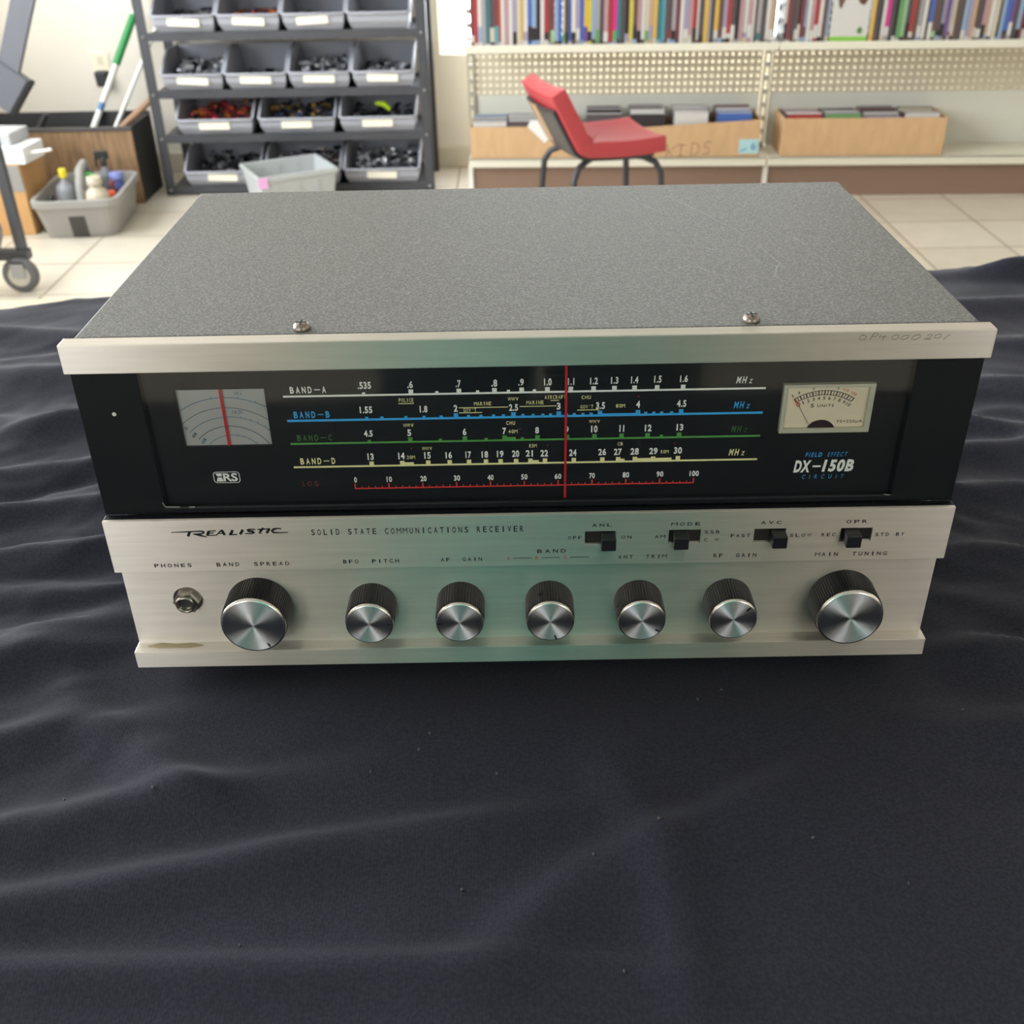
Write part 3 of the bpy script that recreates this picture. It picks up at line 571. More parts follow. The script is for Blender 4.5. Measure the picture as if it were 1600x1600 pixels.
radial_grain(ka); kr = M('bright chamfer', (232, 228, 220), .22, 1.0)
def knob(x, z, r, n, marks, side=None, label=''):
    q = MB(); hgt = .0165
    fl_ = lambda i, j: (1.0 if i % 4 in (0, 1) else .975) if 0 < j < 5 else 1.0
    q.lathe([(r*.985, 0), (r*1.0, .0006), (r*1.0, .012), (r*.995, hgt-.0022), (r*.985, hgt-.0016), (r*.975, hgt-.0012)], 'y', n*4, mod=fl_, smooth=False)
    if side is not None:
        a = side; d = Vector((cos(a), 0, sin(a))); e = Vector((-sin(a), 0, cos(a)))
        q.T = Matrix.Translation(d*(r*1.0)+Vector((0, -.009, 0))) @ Matrix((( e.x, 0, d.x, 0), (0, 1, 0, 0), (e.z, 0, d.z, 0), (0, 0, 0, 1)))
        q.lathe([(.0013, -.001), (.0013, .00012)], 'z', 14, mat=black_in); q.T = Matrix.Identity(4)
    k = q.build('knob', kb, rx, loc=(x/1000, .0070, z/1000))
    if label: tag(k, label)
    q = MB(); q.lathe([(r*.975, hgt-.0014), (r*.955, hgt-.0002), (r*.905, hgt)], 'y', 64, mat=kr); q.build('chamfer_ring', kr, k)
    q = MB(); R_ = r*.905; N = 72
    vs = [(0, 0, 0)] + [(R_*cos(2*pi*i/N), 0, R_*sin(2*pi*i/N)) for i in range(N)]; q.add(vs, [(0, 1+i, 1+(i+1) % N) for i in range(N)], ka)
    c = q.build('knob_cap', ka, k, loc=(0, -hgt-.00008, 0))
    for a, r0, r1 in marks:
        q = MB(); q.T = Matrix.Rotation(-a, 4, 'Y'); q.box(r*r0, r*r1, -.00025, .0001, -.00035, .00035); q.build('pointer_mark', black_in, c)
knob(-123.0, 40.7, .0149, 76, [(radians(-62), .74, .88)], label='large fluted knob at the left of the row')
knob(-71.4, 40.5, .0110, 56, [(radians(-2), .72, .88)])
knob(-31.2, 40.4, .0110, 56, [(radians(180), .72, .88)])
knob(9.2, 40.1, .0110, 56, [(radians(-75), .70, .90)], radians(112))
knob(49.9, 39.6, .0110, 56, [(radians(-36), .70, .88)], radians(160))
knob(90.6, 39.6, .0110, 56, [(radians(42), .66, .88)])
knob(142.7, 39.2, .0151, 76, [], radians(42), label='large fluted knob at the right of the row')

# ================================================================ SHELVING AT THE BACK WALL
SA = radians(-2.6); SO = Vector((-.165, 3.895, 0))          # front left corner of the shelving on the floor, and its turn
def S(x, y, z=0): return (SO.x + x*cos(SA) - y*sin(SA), SO.y + x*sin(SA) + y*cos(SA), z)
su = thing('display_shelving', 'long cream steel display shelving with pegboard back and brown base along the back wall', 'shelving', tuple(SO), SA)
cream_s = M('cream steel shelf', (216, 212, 196), .4); grey_b = M('grey white back panel', (206, 206, 196), .5); peg_m = M('cream pegboard', (196, 186, 164), .55); brown = M('brown kick panel', (134, 108, 92), .5)
SECT = [(0, 1.165), (1.165, 2.42)]; SD = .215
def pegboard(x0, x1, z0, z1, y, nx, nz, r):
    m = MB(); vs = []; fs = []; px = (x1-x0)/nx; pz = (z1-z0)/nz
    for i in range(nx):
        for j in range(nz):
            cx, cz = x0+px*(i+.5), z0+pz*(j+.5); k = len(vs)
            for a, b in ((-1, -1), (0, -1), (1, -1), (1, 0), (1, 1), (0, 1), (-1, 1), (-1, 0)): vs.append((cx+a*px/2, y, cz+b*pz/2))
            for q in range(8):
                a = radians(225+45*q); vs.append((cx+r*cos(a), y, cz+r*sin(a)))
            for q in range(8): fs.append((k+q, k+(q+1) % 8, k+8+(q+1) % 8, k+8+q))
    m.add(vs, fs); return m
for i, (a, b) in enumerate(SECT):
    MB().box(a+.012, b-.004, .03, .045, 0, .122).build('kick_panel', brown, su)
    d = MB(); d.box(a+.004, b-.004, 0, SD, .146, .155); d.box(a+.004, b-.004, 0, .012, .122, .155); d.build('base_deck', cream_s, su, bevel=.003)
    MB().box(a+.02, b-.02, SD, SD+.008, .155, .352).build('back_panel', grey_b, su)
    pb = pegboard(a+.02, b-.02, .352, 1.30, SD, 44, 36, .0066).build('pegboard', peg_m, su)
    md = pb.modifiers.new('thick', 'SOLIDIFY'); md.thickness = .004
    sh = MB(); sh.box(a+.003, b-.003, .0, SD-.01, .553, .562); sh.box(a+.003, b-.003, -.004, .006, .540, .568); sh.build('shelf', cream_s, su, bevel=.002)
for x in (.008, 1.165, 2.42):
    p = MB(); plate_holes(p, x-.014, x+.014, .05, 1.32, SD-.012, SD-.004, [(x-.006, x+.006, .17+.05*k, .20+.05*k) for k in range(22)]); p.build('upright', M('grey slotted steel', (176, 172, 160), .35, .6), su)
    MB().box(x-.009, x+.009, .02, .034, 0, .122).build('base_foot', M('white base foot', (222, 220, 212), .4), su)
# ---- film cases on the shelf, every case its own thing
PAL = {'red': (160, 52, 52), 'orange': (178, 84, 58), 'white': (196, 193, 190), 'cream': (188, 178, 158), 'black': (42, 38, 42), 'charcoal': (78, 70, 74), 'brown': (98, 74, 66), 'maroon': (116, 56, 62), 'pink': (170, 134, 138), 'magenta': (196, 44, 134), 'purple': (104, 74, 130), 'lilac': (148, 140, 164), 'blue': (62, 96, 168), 'pale blue': (134, 156, 182), 'turquoise': (74, 142, 156), 'teal': (54, 108, 116), 'green': (96, 146, 92), 'pale green': (140, 178, 134), 'yellow': (190, 178, 74), 'gold': (202, 164, 74), 'tan': (178, 150, 124), 'grey': (150, 146, 148)}
def pm(n): return M(n + ' printed sleeve', PAL[n], .35, spec=.5)
names = list(PAL); rnd = random.Random(21)
ORD = 'first second third fourth fifth sixth seventh eighth ninth tenth eleventh twelfth thirteenth fourteenth fifteenth sixteenth seventeenth eighteenth nineteenth'.split()
TENS = {2: ('twenty', 'twentieth'), 3: ('thirty', 'thirtieth'), 4: ('forty', 'fortieth'), 5: ('fifty', 'fiftieth'), 6: ('sixty', 'sixtieth'), 7: ('seventy', 'seventieth'), 8: ('eighty', 'eightieth'), 9: ('ninety', 'ninetieth')}
def ordinal(n):
    if n < 20: return ORD[n-1]
    return TENS[n//10][1] if n % 10 == 0 else TENS[n//10][0] + '-' + ORD[n % 10 - 1]
# colours read along the shelf, left bay then right bay
SEQ1 = 'maroon,red,white,grey,teal,charcoal,maroon,orange,white,pink,white,lilac,cream,gold,white,blue,pale blue,black,white,red,brown,maroon,pale blue,blue,cream,charcoal,blue,white,lilac,blue,gold,yellow,pale blue,grey,charcoal,pink,red,magenta,teal,charcoal,black,yellow,brown,pink,white,cream,tan,gold,teal,turquoise,brown,charcoal,grey,maroon,white,lilac,pink,red,white,charcoal,gold,grey,charcoal,gold,brown,lilac,red,charcoal,black,pink,white,pink,white,brown,grey,charcoal,white,tan,maroon'.split(',')
SEQ2 = 'cream,maroon,charcoal,brown,black,maroon,pale blue,white,pink,red,white,brown,pale blue,FACE,gold,charcoal,black,white,magenta,charcoal,black,green,pale green,charcoal,red,brown,grey,white,charcoal,blue,brown,charcoal,lilac,purple,white,cream,brown,charcoal,pale blue,lilac,tan,brown,charcoal,pink,tan,white,cream,charcoal,pale blue,blue,purple,charcoal,pale blue,maroon,black,brown,teal,white,grey,charcoal,red,tan,charcoal,blue,lilac,brown'.split(',')
def case_mesh(col, wdt, h=.19, dep=.135):
    m = MB(); a = pm(col); c2 = pm(rnd.choice(['white', 'black', col, 'cream', 'charcoal', 'grey', col, 'pale blue', 'brown'])); c3 = pm(rnd.choice([col, col, 'white', 'black', rnd.choice(names)]))
    m.box(-wdt/2, wdt/2, .0006, dep, 0, h, M('case plastic', (88, 85, 90), .3))
    zs = [0.001, rnd.uniform(.008, .022), rnd.uniform(.03, .07), rnd.uniform(.09, .15), h-.001]
    for k, q in enumerate((c2, c3, a, a)): m.box(-wdt/2+.0004, wdt/2-.0004, 0, .0008, zs[k], zs[k+1], q)
    z = zs[2]+.004                                   # worn title block marks, not letters
    return m
def film(mesh, name, label, loc, rotz, group): 
    o = mesh.build(name, None, None, loc=loc, rotz=rotz); tag(o, label, 'film case', group); return o
x = .025; n = 0
for c in SEQ1:
    n += 1; wd = .0148*rnd.choice([1, 1, 1, 1, .95, .62, 1.15])
    if x + wd > 1.15: break
    h = rnd.choice([.19, .19, .19, .188, .171]); 
    film(case_mesh(c, wd-.0008, h), 'film_case', '%s spined film case, %s from left on upper shelf, left bay' % (c, ordinal(n)), S(x+wd/2, .010+rnd.uniform(0, .004), .5625), SA+rnd.uniform(-.003, .003), 'film cases on the upper shelf'); x += wd
x = 1.175; n = 0
for c in SEQ2:
    n += 1
    if c == 'FACE':
        f = thing('film_case', 'face-out film case with brown shapes over white and a green strip', 'film case', S(x+.075, .012, .5625), SA, 'film cases on the upper shelf')
        MB().box(-.0675, .0675, .001, .015, 0, .19).build('case', pm('black'), f)
        k = MB(); k.box(-.0672, .0672, 0, .001, .001, .189, pm('white')); k.box(-.0672, .0672, -.0003, .0002, .001, .020, M('printed grass', (128, 186, 70), .4))
        k.add([(-.058, -.0003, .189), (-.052, -.0003, .150), (-.044, -.0003, .118), (-.036, -.0003, .112), (-.030, -.0003, .130), (-.020, -.0003, .155), (-.012, -.0003, .189)], [tuple(range(7))], pm('brown'))
        k.add([(.012, -.0003, .189), (.016, -.0003, .150), (.030, -.0003, .128), (.046, -.0003, .124), (.056, -.0003, .142), (.054, -.0003, .189)], [tuple(range(6))], M('printed dark brown', (86, 58, 44), .4))
        k.add([(.04+.010*cos(a), -.0003, .040+.012*sin(a)) for a in [2*pi*j/12 for j in range(12)]], [tuple(range(12))], M('printed shrub', (70, 120, 60), .4)); k.build('cover', None, f)
        x += .15; continue
    wd = .0148*rnd.choice([1, 1, 1, 1, .95, .62, 1.15])
    if x + wd > 2.40: break
    h = rnd.choice([.19, .19, .19, .188, .171])
    film(case_mesh(c, wd-.0008, h), 'film_case', '%s spined film case, %s from left on upper shelf, right bay' % (c, ordinal(n)), S(x+wd/2, .010+rnd.uniform(0, .004), .5625), SA+rnd.uniform(-.003, .003), 'film cases on the upper shelf'); x += wd
# ---- cardboard boxes on the base deck, film cases standing in them
card = M('brown cardboard', (198, 162, 122), .75, noise_amt=.06, noise_scale=12, stretch=(3, 3, 1)); card_in = M('cardboard edge', (206, 164, 116), .8)
def carton(label, x0, x1, y0, y1, h, hl=None, rot=0):
    t = thing('cardboard_box', label, 'box', S((x0+x1)/2, y0, .1555), SA+rot); L = (x1-x0)/2; d = y1-y0; hl = hl or h
    m = MB(); k = .004
    m.prism([(-L, 0), (L, 0), (L, h), (-L, hl)], 'y', 0, k); m.prism([(-L, 0), (L, 0), (L, h), (-L, hl)], 'y', d-k, d)
    m.prism([(k, 0), (d-k, 0), (d-k, hl), (k, hl)], 'x', -L, -L+k); m.prism([(k, 0), (d-k, 0), (d-k, h), (k, h)], 'x', L-k, L); m.box(-L+k, L-k, k, d-k, 0, k)
    m.build('box_body', card, t); return t
def packed(x0, y0, cols, rows, z, colours, where, h=.15, gap=.137, dy=.022):
    k = 0
    for i in range(cols):
        for j in range(rows):
            c = colours[(i*rows+j) % len(colours)]; k += 1
            m = MB(); hh = h + rnd.uniform(-.006, .006)
            m.box(-.066, .066, 0, .0135, 0, hh, M('case plastic', (88, 85, 90), .3)); m.box(-.065, .065, -.0006, .0, .001, hh-.001, pm(c)); m.box(-.0655, .0655, .0006, .013, hh, hh+.0006, pm(rnd.choice([c, 'white', 'grey', 'charcoal'])))
            lab = '%s film case in %s, %s stack from left, %s from front' % (c, where, ordinal(i+1), ordinal(j+1))
            film(m, 'film_case', lab, S(x0+.068+i*gap, y0+dy*j+.008, .1605), SA+rnd.uniform(-.02, .02), 'film cases packed in boxes')
bA = carton('brown cardboard box of film cases behind the red chair, at the left end', .012, .44, .012, .185, .118)
packed(.02, .015, 3, 5, 0, ['white', 'grey', 'white', 'pale blue', 'lilac', 'charcoal', 'white', 'white', 'grey', 'pale blue'], 'leftmost carton', h=.132, gap=.138, dy=.032)
ps = MB(); ps.prism([(-.066, .0), (.0, -.062), (.072, .004), (.05, .022), (-.055, .022)], 'y', 0, .0012)
ps_o = ps.build('paper_sheet', M('white printed paper', (224, 224, 222), .6), None, loc=S(.30, .009, .275), rotz=SA); tag(ps_o, 'white folded paper hanging over the front of the left cardboard box', 'paper')
bK = carton('brown cardboard box with pencilled letters on the shelf right of the red chair', .452, 1.128, .010, .190, .138, .100)
kd = MB(); kp = M('pencil on cardboard', (120, 96, 72), .8)
def kz(x, y): return ((x-1075)*.50/500*1000*.00068*1000/1000*1.0, 0)
def kd_st(pts): kd.stroke([((px-1075)*.674+285-338+26, 62-(py-655)*.60) for px, py in pts], 3.0, -.0004, kp)
for st in ([(1090, 670), (1100, 720), (1085, 778)], [(1140, 690), (1105, 720), (1140, 778)], [(1150, 682), (1200, 680)], [(1175, 682), (1172, 752)], [(1148, 755), (1195, 752)], [(1237, 668), (1233, 752), (1262, 745), (1280, 705), (1262, 672), (1237, 668)], [(1345, 665), (1318, 662), (1305, 690), (1332, 705), (1335, 735), (1300, 742)]): kd_st(st)
kd.build('pencil_letters', kp, bK)
tp = MB(); tp.box(.262, .337, -.0012, -.0002, .012, .066); tape = tp.build('price_tape', M('pale blue tape', (168, 206, 212), .5), bK)
tn = MB(); tn.text('6', 308, 328, 26, 28, -.0013, M('blue marker', (44, 110, 168), .6)); tn.stroke([(268, 18), (278, 28), (285, 25), (291, 34)], 4, -.0013, M('blue marker', (44, 110, 168), .6)); tn.build('marker_number', None, tape)
packed(.462, .018, 4, 5, 0, ['charcoal', 'black', 'white', 'grey', 'brown', 'black', 'white', 'cream', 'charcoal', 'black', 'white', 'white', 'lilac', 'white', 'white', 'blue', 'blue', 'white', 'maroon', 'grey'], 'pencil lettered carton', h=.160, gap=.166, dy=.032)
bC = carton('plain brown cardboard box of film cases on the right bay of the low shelf', 1.215, 1.83, .012, .200, .140, rot=.0)
packed(1.225, .018, 4, 5, 0, ['red', 'maroon', 'pink', 'charcoal', 'tan', 'green', 'white', 'black', 'cream', 'charcoal', 'lilac', 'white', 'charcoal', 'brown', 'grey', 'white', 'maroon', 'black', 'cream', 'white'], 'plain right carton', h=.145, gap=.148, dy=.034)

# ================================================================ RED CHAIR
ca = radians(17)
chair = thing('stacking_chair', 'red moulded chair with black tube legs in front of the display shelving', 'chair', (.314, 3.235, 0), ca)
prof = []   # centre line x,z from front edge to top of the back
for k in range(9): prof.append((.150-.255*k/8, .352-.006*sin(k/8*pi)))
for k in range(1, 8): a = radians(-90-66*k/7); prof.append((-.105+.055*cos(a), .407+.055*sin(a)))
p0 = prof[-1]
for k in range(1, 9): prof.append((p0[0]-.086*k/8, p0[1]+.158*k/8))
WD = .152
def sweep(off0, off1, hw, mat, name, lo=0, hi=None, bev=.012, rib=False, yo=0.0):
    P = prof[lo:hi]; n = len(P); vs = []; fs = []; W = 12
    for o_ in (off0, off1):
        for i, p in enumerate(P):
            a = P[max(i-1, 0)]; b = P[min(i+1, n-1)]; d = Vector((b[0]-a[0], b[1]-a[1])).normalized(); nn = Vector((d.y, -d.x))
            for j in range(W+1):
                y = yo-hw+2*hw*j/W; dish = .010*(1-((y-yo)/hw)**2)
                q = o_ - (dish if o_ == off1 else dish*.6)
                if rib and o_ == off1 and 8 <= i+lo <= 15: q += .008*(1 if (i+lo) % 2 else -.4)
                vs.append((p[0]-nn.x*-q*1, y, p[1]-nn.y*-q*1))
    f = lambda s_, i, j: s_*n*(W+1)+i*(W+1)+j
    for i in range(n-1):
        for j in range(W):
            fs.append((f(0, i, j), f(0, i, j+1), f(0, i+1, j+1), f(0, i+1, j))); fs.append((f(1, i, j), f(1, i+1, j), f(1, i+1, j+1), f(1, i, j+1)))
        fs.append((f(0, i, 0), f(0, i+1, 0), f(1, i+1, 0), f(1, i, 0))); fs.append((f(0, i, W), f(1, i, W), f(1, i+1, W), f(0, i+1, W)))
    for j in range(W): fs.append((f(0, 0, j), f(1, 0, j), f(1, 0, j+1), f(0, 0, j+1))); fs.append((f(0, n-1, j), f(0, n-1, j+1), f(1, n-1, j+1), f(1, n-1, j)))
    m = MB(); m.add(vs, fs, mat, True); return m.build(name, mat, chair, bevel=bev, seg=3)
redm = M('red moulded plastic', (178, 62, 68), .45)
blk = M('black chair shell', (50, 50, 54), .3)
sweep(0.0, .050, WD, redm, 'seat_shell', rib=True)
sweep(-.014, -.002, WD-.02, blk, 'under_shell', lo=1, hi=22, bev=.003)
sweep(-.0165, -.0145, .05, M('tan painted reflection', (170, 140, 108), .6), 'back_reflection', lo=15, hi=22, bev=.0008, yo=.055)  # added tan panel; its colour paints a reflection on the glossy dark shell
for sx, sy in ((1, 1), (1, -1), (-1, 1), (-1, -1)):
    xs = .075 if sx > 0 else -.10
    pts = [(xs-sx*.03, sy*.075, .335), (xs+sx*.012, sy*.115, .333), (xs+sx*.045, sy*.135, .318), (xs+sx*.062, sy*.146, .285), (xs+sx*.068, sy*.152, .20), (xs+sx*.078, sy*.165, .012)]
    q = []
    for i in range(len(pts)-1):
        for k in range(4): q.append(Vector(pts[i]).lerp(Vector(pts[i+1]), k/4))
    q.append(Vector(pts[-1])); l = MB().tube(q, .0105, 12).build('leg', M('black chair tube', (58, 58, 62), .35, .3), chair)
    t = MB(); t.lathe([(.013, 0), (.0135, .02), (.011, .026)], 'z', 14, c=(pts[-1][0], pts[-1][1], 0)); t.build('leg_cap', M('black rubber', (20, 20, 20), .8), l)

# ================================================================ BIN RACK
steel = M('dark grey rack steel', (70, 71, 76), .45, .2)
rk = thing('bin_rack', 'dark grey steel rack holding rows of grey parts bins', 'rack', (-.845, 4.2, 0))
RX0, RX1, RY0, RY1 = -.545, .515, -.17, .145
for x in (RX0, RX1):
    for y in (RY0, RY1):
        p = MB(); p.box(x-.018, x+.018, y-.003, y+.003, 0, 1.25); sx = 1 if x < 0 else -1; p.box(x-sx*.018-.002, x-sx*.018+.002, y-.003, y+.03, 0, 1.25); p.build('post', steel, rk)
SZ = [.025, .226, .394, .602, .80]
for z in SZ:
    q = MB(); q.box(RX0, RX1, RY0-.002, RY0+.004, z-.018, z+.012); q.box(RX0, RX1, RY1-.004, RY1+.002, z-.018, z+.012); q.box(RX0, RX1, RY0+.004, RY1-.004, z-.006, z); q.build('shelf', steel, rk)
    for x in (RX0, RX1):
        b = MB(); b.lathe([(.006, 0), (.006, .004), (.003, .006)], 'y', 10, c=(x, RY0-.003, z-.003)); b.build('bolt', M('zinc bolt', (170, 170, 172), .3, .9), rk)
bin_m = M('grey bin plastic', (162, 164, 174), .38)
def pbin(label, cx, z, wd, h=.142, dep=.285, labeltilt=0, sticker=True):
    t = thing('parts_bin', label, 'bin', (-.845+cx, 4.2+RY0-.018, z), group='grey bins on the rack')
    m = MB(); k = .003; hw = wd/2; hb = hw-.018; fh = .072
    # hopper: floor narrower than mouth, sides rise towards the back, front flares out to a lip
    def ring(i): return [(-hb, .035, 0), (hb, .035, 0), (hb, dep, 0), (-hb, dep, 0)]
    vs = [(-hb, .035, 0), (hb, .035, 0), (hb, dep, 0), (-hb, dep, 0), (-hw+.004, .004, fh*.55), (hw-.004, .004, fh*.55), (-hw, 0, fh), (hw, 0, fh), (-hw, .075, h*.80), (hw, .075, h*.80), (-hw, .13, h), (hw, .13, h), (-hw, dep, h), (hw, dep, h)]
    fs = [(0, 3, 2, 1), (0, 1, 5, 4), (4, 5, 7, 6), (1, 2, 13, 11, 9, 7, 5), (0, 4, 6, 8, 10, 12, 3), (2, 3, 12, 13)]
    m.add(vs, fs); b = m.build('bin_body', bin_m, t)
    s_ = b.modifiers.new('thick', 'SOLIDIFY'); s_.thickness = .004; s_.offset = -1
    e = b.modifiers.new('bevel', 'BEVEL'); e.width = .012; e.segments = 3; e.limit_method = 'ANGLE'; e.angle_limit = radians(35)
    r = MB(); r.tube([(-hw, .135, h), (-hw, .075, h*.80), (-hw, .0, fh), (-hw+.012, -.004, fh-.003), (hw-.012, -.004, fh-.003), (hw, .0, fh), (hw, .075, h*.80), (hw, .135, h)], .0055, 8); r.build('rim', bin_m, t)
    if sticker:
        l = MB(); l.T = Matrix.Rotation(labeltilt, 4, 'Y'); l.box(-.062, .058, -.0035, -.0022, fh*.48, fh*.86); l.build('sticker', M('off white sticker', (238, 232, 214), .5), t)
    return t
CON = {'steel': [(170, 172, 178), (210, 212, 216), (90, 90, 96)], 'dark': [(48, 48, 52), (80, 78, 80), (150, 150, 155)], 'red': [(150, 52, 46), (168, 96, 44), (190, 70, 80), (60, 50, 52)], 'navy': [(44, 50, 72), (60, 66, 92), (36, 36, 44), (150, 120, 60)], 'green': [(40, 40, 44), (52, 52, 56)], 'mixed': [(180, 180, 186), (120, 118, 116), (60, 60, 66), (205, 190, 170)]}
def fill(kind, label, cx, z, wd, n=80, up=.06):
    m = MB(); rn = random.Random(len(label)*31+int(cx*1000)); hb = wd/2-.03
    for k in range(n):
        c = rn.choice(CON[kind]); mt_ = M('small part %d %d %d' % c, c, .25, .7 if kind in ('steel', 'mixed', 'dark') else .1)
        x, y = rn.uniform(-hb, hb), rn.uniform(.06, .25); zz = .016+up*rn.random()**.6*(0.5+.5*min(1, y/.12))
        m.T = Matrix.Translation((x, y, zz)) @ Matrix.Rotation(rn.uniform(0, 6), 4, 'Z') @ Matrix.Rotation(rn.uniform(-.9, .9), 4, 'X')
        a, b, d = rn.uniform(.006, .022), rn.uniform(.004, .009), rn.uniform(.003, .008)
        if rn.random() < .45: m.lathe([(b*.8, -a*.6), (b*.8, a*.6)], 'x', 8, mt_)
        else: m.box(-a, a, -b, b, -d, d, mt_)
    m.T = Matrix.Identity(4)
    o = m.build('small_parts', None, None, loc=(-.845+cx, 4.2+RY0-.018, z)); tag(o, label, 'parts', kind='stuff')
R4 = [('far left', -.380), ('second from left', -.134), ('third from left', .112), ('far right', .358)]
for nm, cx in R4: pbin('grey bin on the top visible shelf of the rack, %s' % nm, cx, SZ[3]+.001, .236, sticker=nm != 'far right', labeltilt=.05 if nm != 'third from left' else -.04)
for nm, cx in R4: pbin('grey bin on the shelf second from top, %s' % nm, cx, SZ[2]+.001, .236, labeltilt=.06 if nm == 'far left' else .02)
R3 = [('left', -.320), ('middle', .006), ('right', .326)]
for nm, cx in R3: pbin('wide grey bin on the shelf third from top, at the %s' % nm, cx, SZ[1]+.001, .300)
for nm, cx in R3: pbin('wide grey bin on the lowest rack shelf, at the %s' % nm, cx, SZ[0]+.001, .304, labeltilt=.03)
for kind, lab, cx, z, wd, n, up in [('dark', 'dark and blue small parts in the top left bin', -0.38, SZ[3], .23, 50, .05), ('red', 'red and dark small parts in the second top bin', -0.134, SZ[3], .23, 50, .05), ('dark', 'dark small parts in the third top bin', 0.112, SZ[3], .23, 50, .03), ('dark', 'dark small parts in the top right bin', 0.358, SZ[3], .23, 40, .03),
        ('steel', 'bright metal parts in the left bin of the second shelf', -0.38, SZ[2], .232, 90, .08), ('dark', 'few dark parts in the second bin of the second shelf', -0.134, SZ[2], .232, 40, .03), ('steel', 'shiny metal strips in the third bin of the second shelf', 0.112, SZ[2], .232, 90, .08), ('steel', 'shiny small parts in the right bin of the second shelf', 0.358, SZ[2], .232, 60, .06),
        ('red', 'red and amber parts in the left bin of the third shelf', -.311, SZ[1], .3, 110, .08), ('navy', 'navy blue parts in the middle bin of the third shelf', .008, SZ[1], .3, 110, .08), ('green', 'dark parts in the right bin of the third shelf', .331, SZ[1], .3, 60, .06),
        ('dark', 'black metal parts in the left bin of the lowest shelf', -.311, SZ[0], .3, 120, .08), ('mixed', 'black and grey parts in the middle bin of the lowest shelf', .008, SZ[0], .3, 120, .09), ('steel', 'shiny metal parts in the right bin of the lowest shelf', .331, SZ[0], .3, 130, .09)]:
    fill(kind, lab, cx, z+.002, wd, n, up)
fr = MB(); fr.T = Matrix.Rotation(.5, 4, 'Y'); fr.tube([(-.03, 0, 0), (0, .004, .012), (.035, 0, .006)], .010, 8, rs=[.006, .013, .008]); o = fr.build('lime_clip', M('lime plastic', (182, 214, 40), .4), loc=(-.845+.335, 4.2+RY0+.075, SZ[1]+.092)); tag(o, 'lime green plastic piece in the right bin of the third shelf', 'clip')
# light grey open tub standing on the floor in front of the rack
tub = thing('storage_tub', 'pale grey open tub with ribbed sides on the floor before the bin rack', 'tub', (-.853, 3.80, 0), radians(27))
def open_tub(mb, lx, ly, h, t=.004, taper=.02):
    vs = []; 
    for (ex, z) in ((taper, 0), (0, h)): vs += [(-lx+ex, -ly+ex, z), (lx-ex, -ly+ex, z), (lx-ex, ly-ex, z), (-lx+ex, ly-ex, z)]
    for (ex, z) in ((t, h), (taper+t, t)): vs += [(-lx+ex, -ly+ex, z), (lx-ex, -ly+ex, z), (lx-ex, ly-ex, z), (-lx+ex, ly-ex, z)]
    fs = [(3, 2, 1, 0)]
    for a, b in ((0, 4), (4, 8), (8, 12)):
        for i in range(4): k = (i+1) % 4; fs.append((a+i, a+k, b+k, b+i))
    fs.append((12, 13, 14, 15)); mb.add(vs, fs); return mb
tm = M('pale grey tub plastic', (178, 182, 183), .42)
m = open_tub(MB(), .15, .125, .165); m.build('tub_body', tm, tub, bevel=.003)
r = MB(); plate_holes(r, -.156, .156, -.131, .131, .150, .168, [(-.146, .146, -.121, .121)]); r.v = [(x, z, y) for x, y, z in r.v]; r.f = [tuple(reversed(f)) for f in r.f]; r.build('rim', tm, tub, bevel=.002)
for x in (-.075, 0, .075):
    for y in (-1, 1): MB().box(x-.003, x+.003, y*.119-.004, y*.119+.004, .02, .15).build('rib', tm, tub)
pt = MB(); pt.box(-.157, -.122, -.1335, -.1312, .128, .167); tag(pt.build('tag', M('pink tag', (232, 172, 224), .5), tub), 'pink tag')

# ================================================================ LEFT CORNER
crate = thing('wooden_crate', 'low open crate with worn wood front and black sides against the back wall', 'crate', (-1.73, 3.92, 0))
woodm = M('worn brown wood', (136, 108, 78), .6, noise_amt=.35, noise_scale=10, stretch=(5, 5, .8)); dk = M('black painted board', (44, 44, 46), .6)
CW, CD, CHh = .26, .27, .295
MB().box(-CW-.12, CW, 0, .014, 0, CHh-.012).build('front_panel', woodm, crate)
q = MB(); q.box(-CW-.12, CW+.002, -.004, .018, CHh-.012, CHh); q.build('front_rim', M('dark rim', (72, 70, 70), .5), crate)
MB().box(CW-.014, CW, .014, CD, 0, CHh).build('side_panel', dk, crate); MB().box(-CW-.12, -CW-.106, .014, CD, 0, CHh).build('side_panel', dk, crate)
MB().box(-CW-.12, CW, CD-.012, CD, 0, CHh+.01).build('back_panel', dk, crate); MB().box(-CW-.106, CW-.014, .014, CD-.012, 0, .012).build('bottom', dk, crate)
def rod(name, label, cat, a, b, r, mat, parts=()):
    t = thing(name, label, cat, a); A, B = Vector(a), Vector(b); D = B-A
    MB().tube([(0, 0, 0), tuple(D)], r, 12).build('shaft', mat, t)
    for nm, f0, f1, rr_, mm in parts: MB().tube([tuple(D*f0), tuple(D*f1)], rr_, 12).build(nm, mm, t)
    return t
whitep = M('white enamel pole', (232, 232, 226), .35)
rod('broom_pole', 'white pole with green grip leaning from the crate behind the bin rack', 'pole', (-1.80, 4.02, .02), (-1.43, 4.398, .80), .0125, whitep, [('grip', .58, .80, .0155, M('green grip', (48, 140, 78), .5)), ('label_band', .375, .41, .0128, M('blue band', (88, 130, 176), .5))])
rod('thin_pole', 'thin white pole leaning beside the green gripped one', 'pole', (-1.72, 4.00, .02), (-1.32, 4.395, .78), .0085, whitep)
rod('wooden_stick', 'short brown wooden handle with metal tip poking out of the crate', 'handle', (-1.56, 3.99, .255), (-1.408, 4.065, .374), .013, M('tan wood', (150, 118, 92), .5), [('ferrule', -.03, .12, .0145, M('bright tip', (206, 212, 220), .25, .8))])
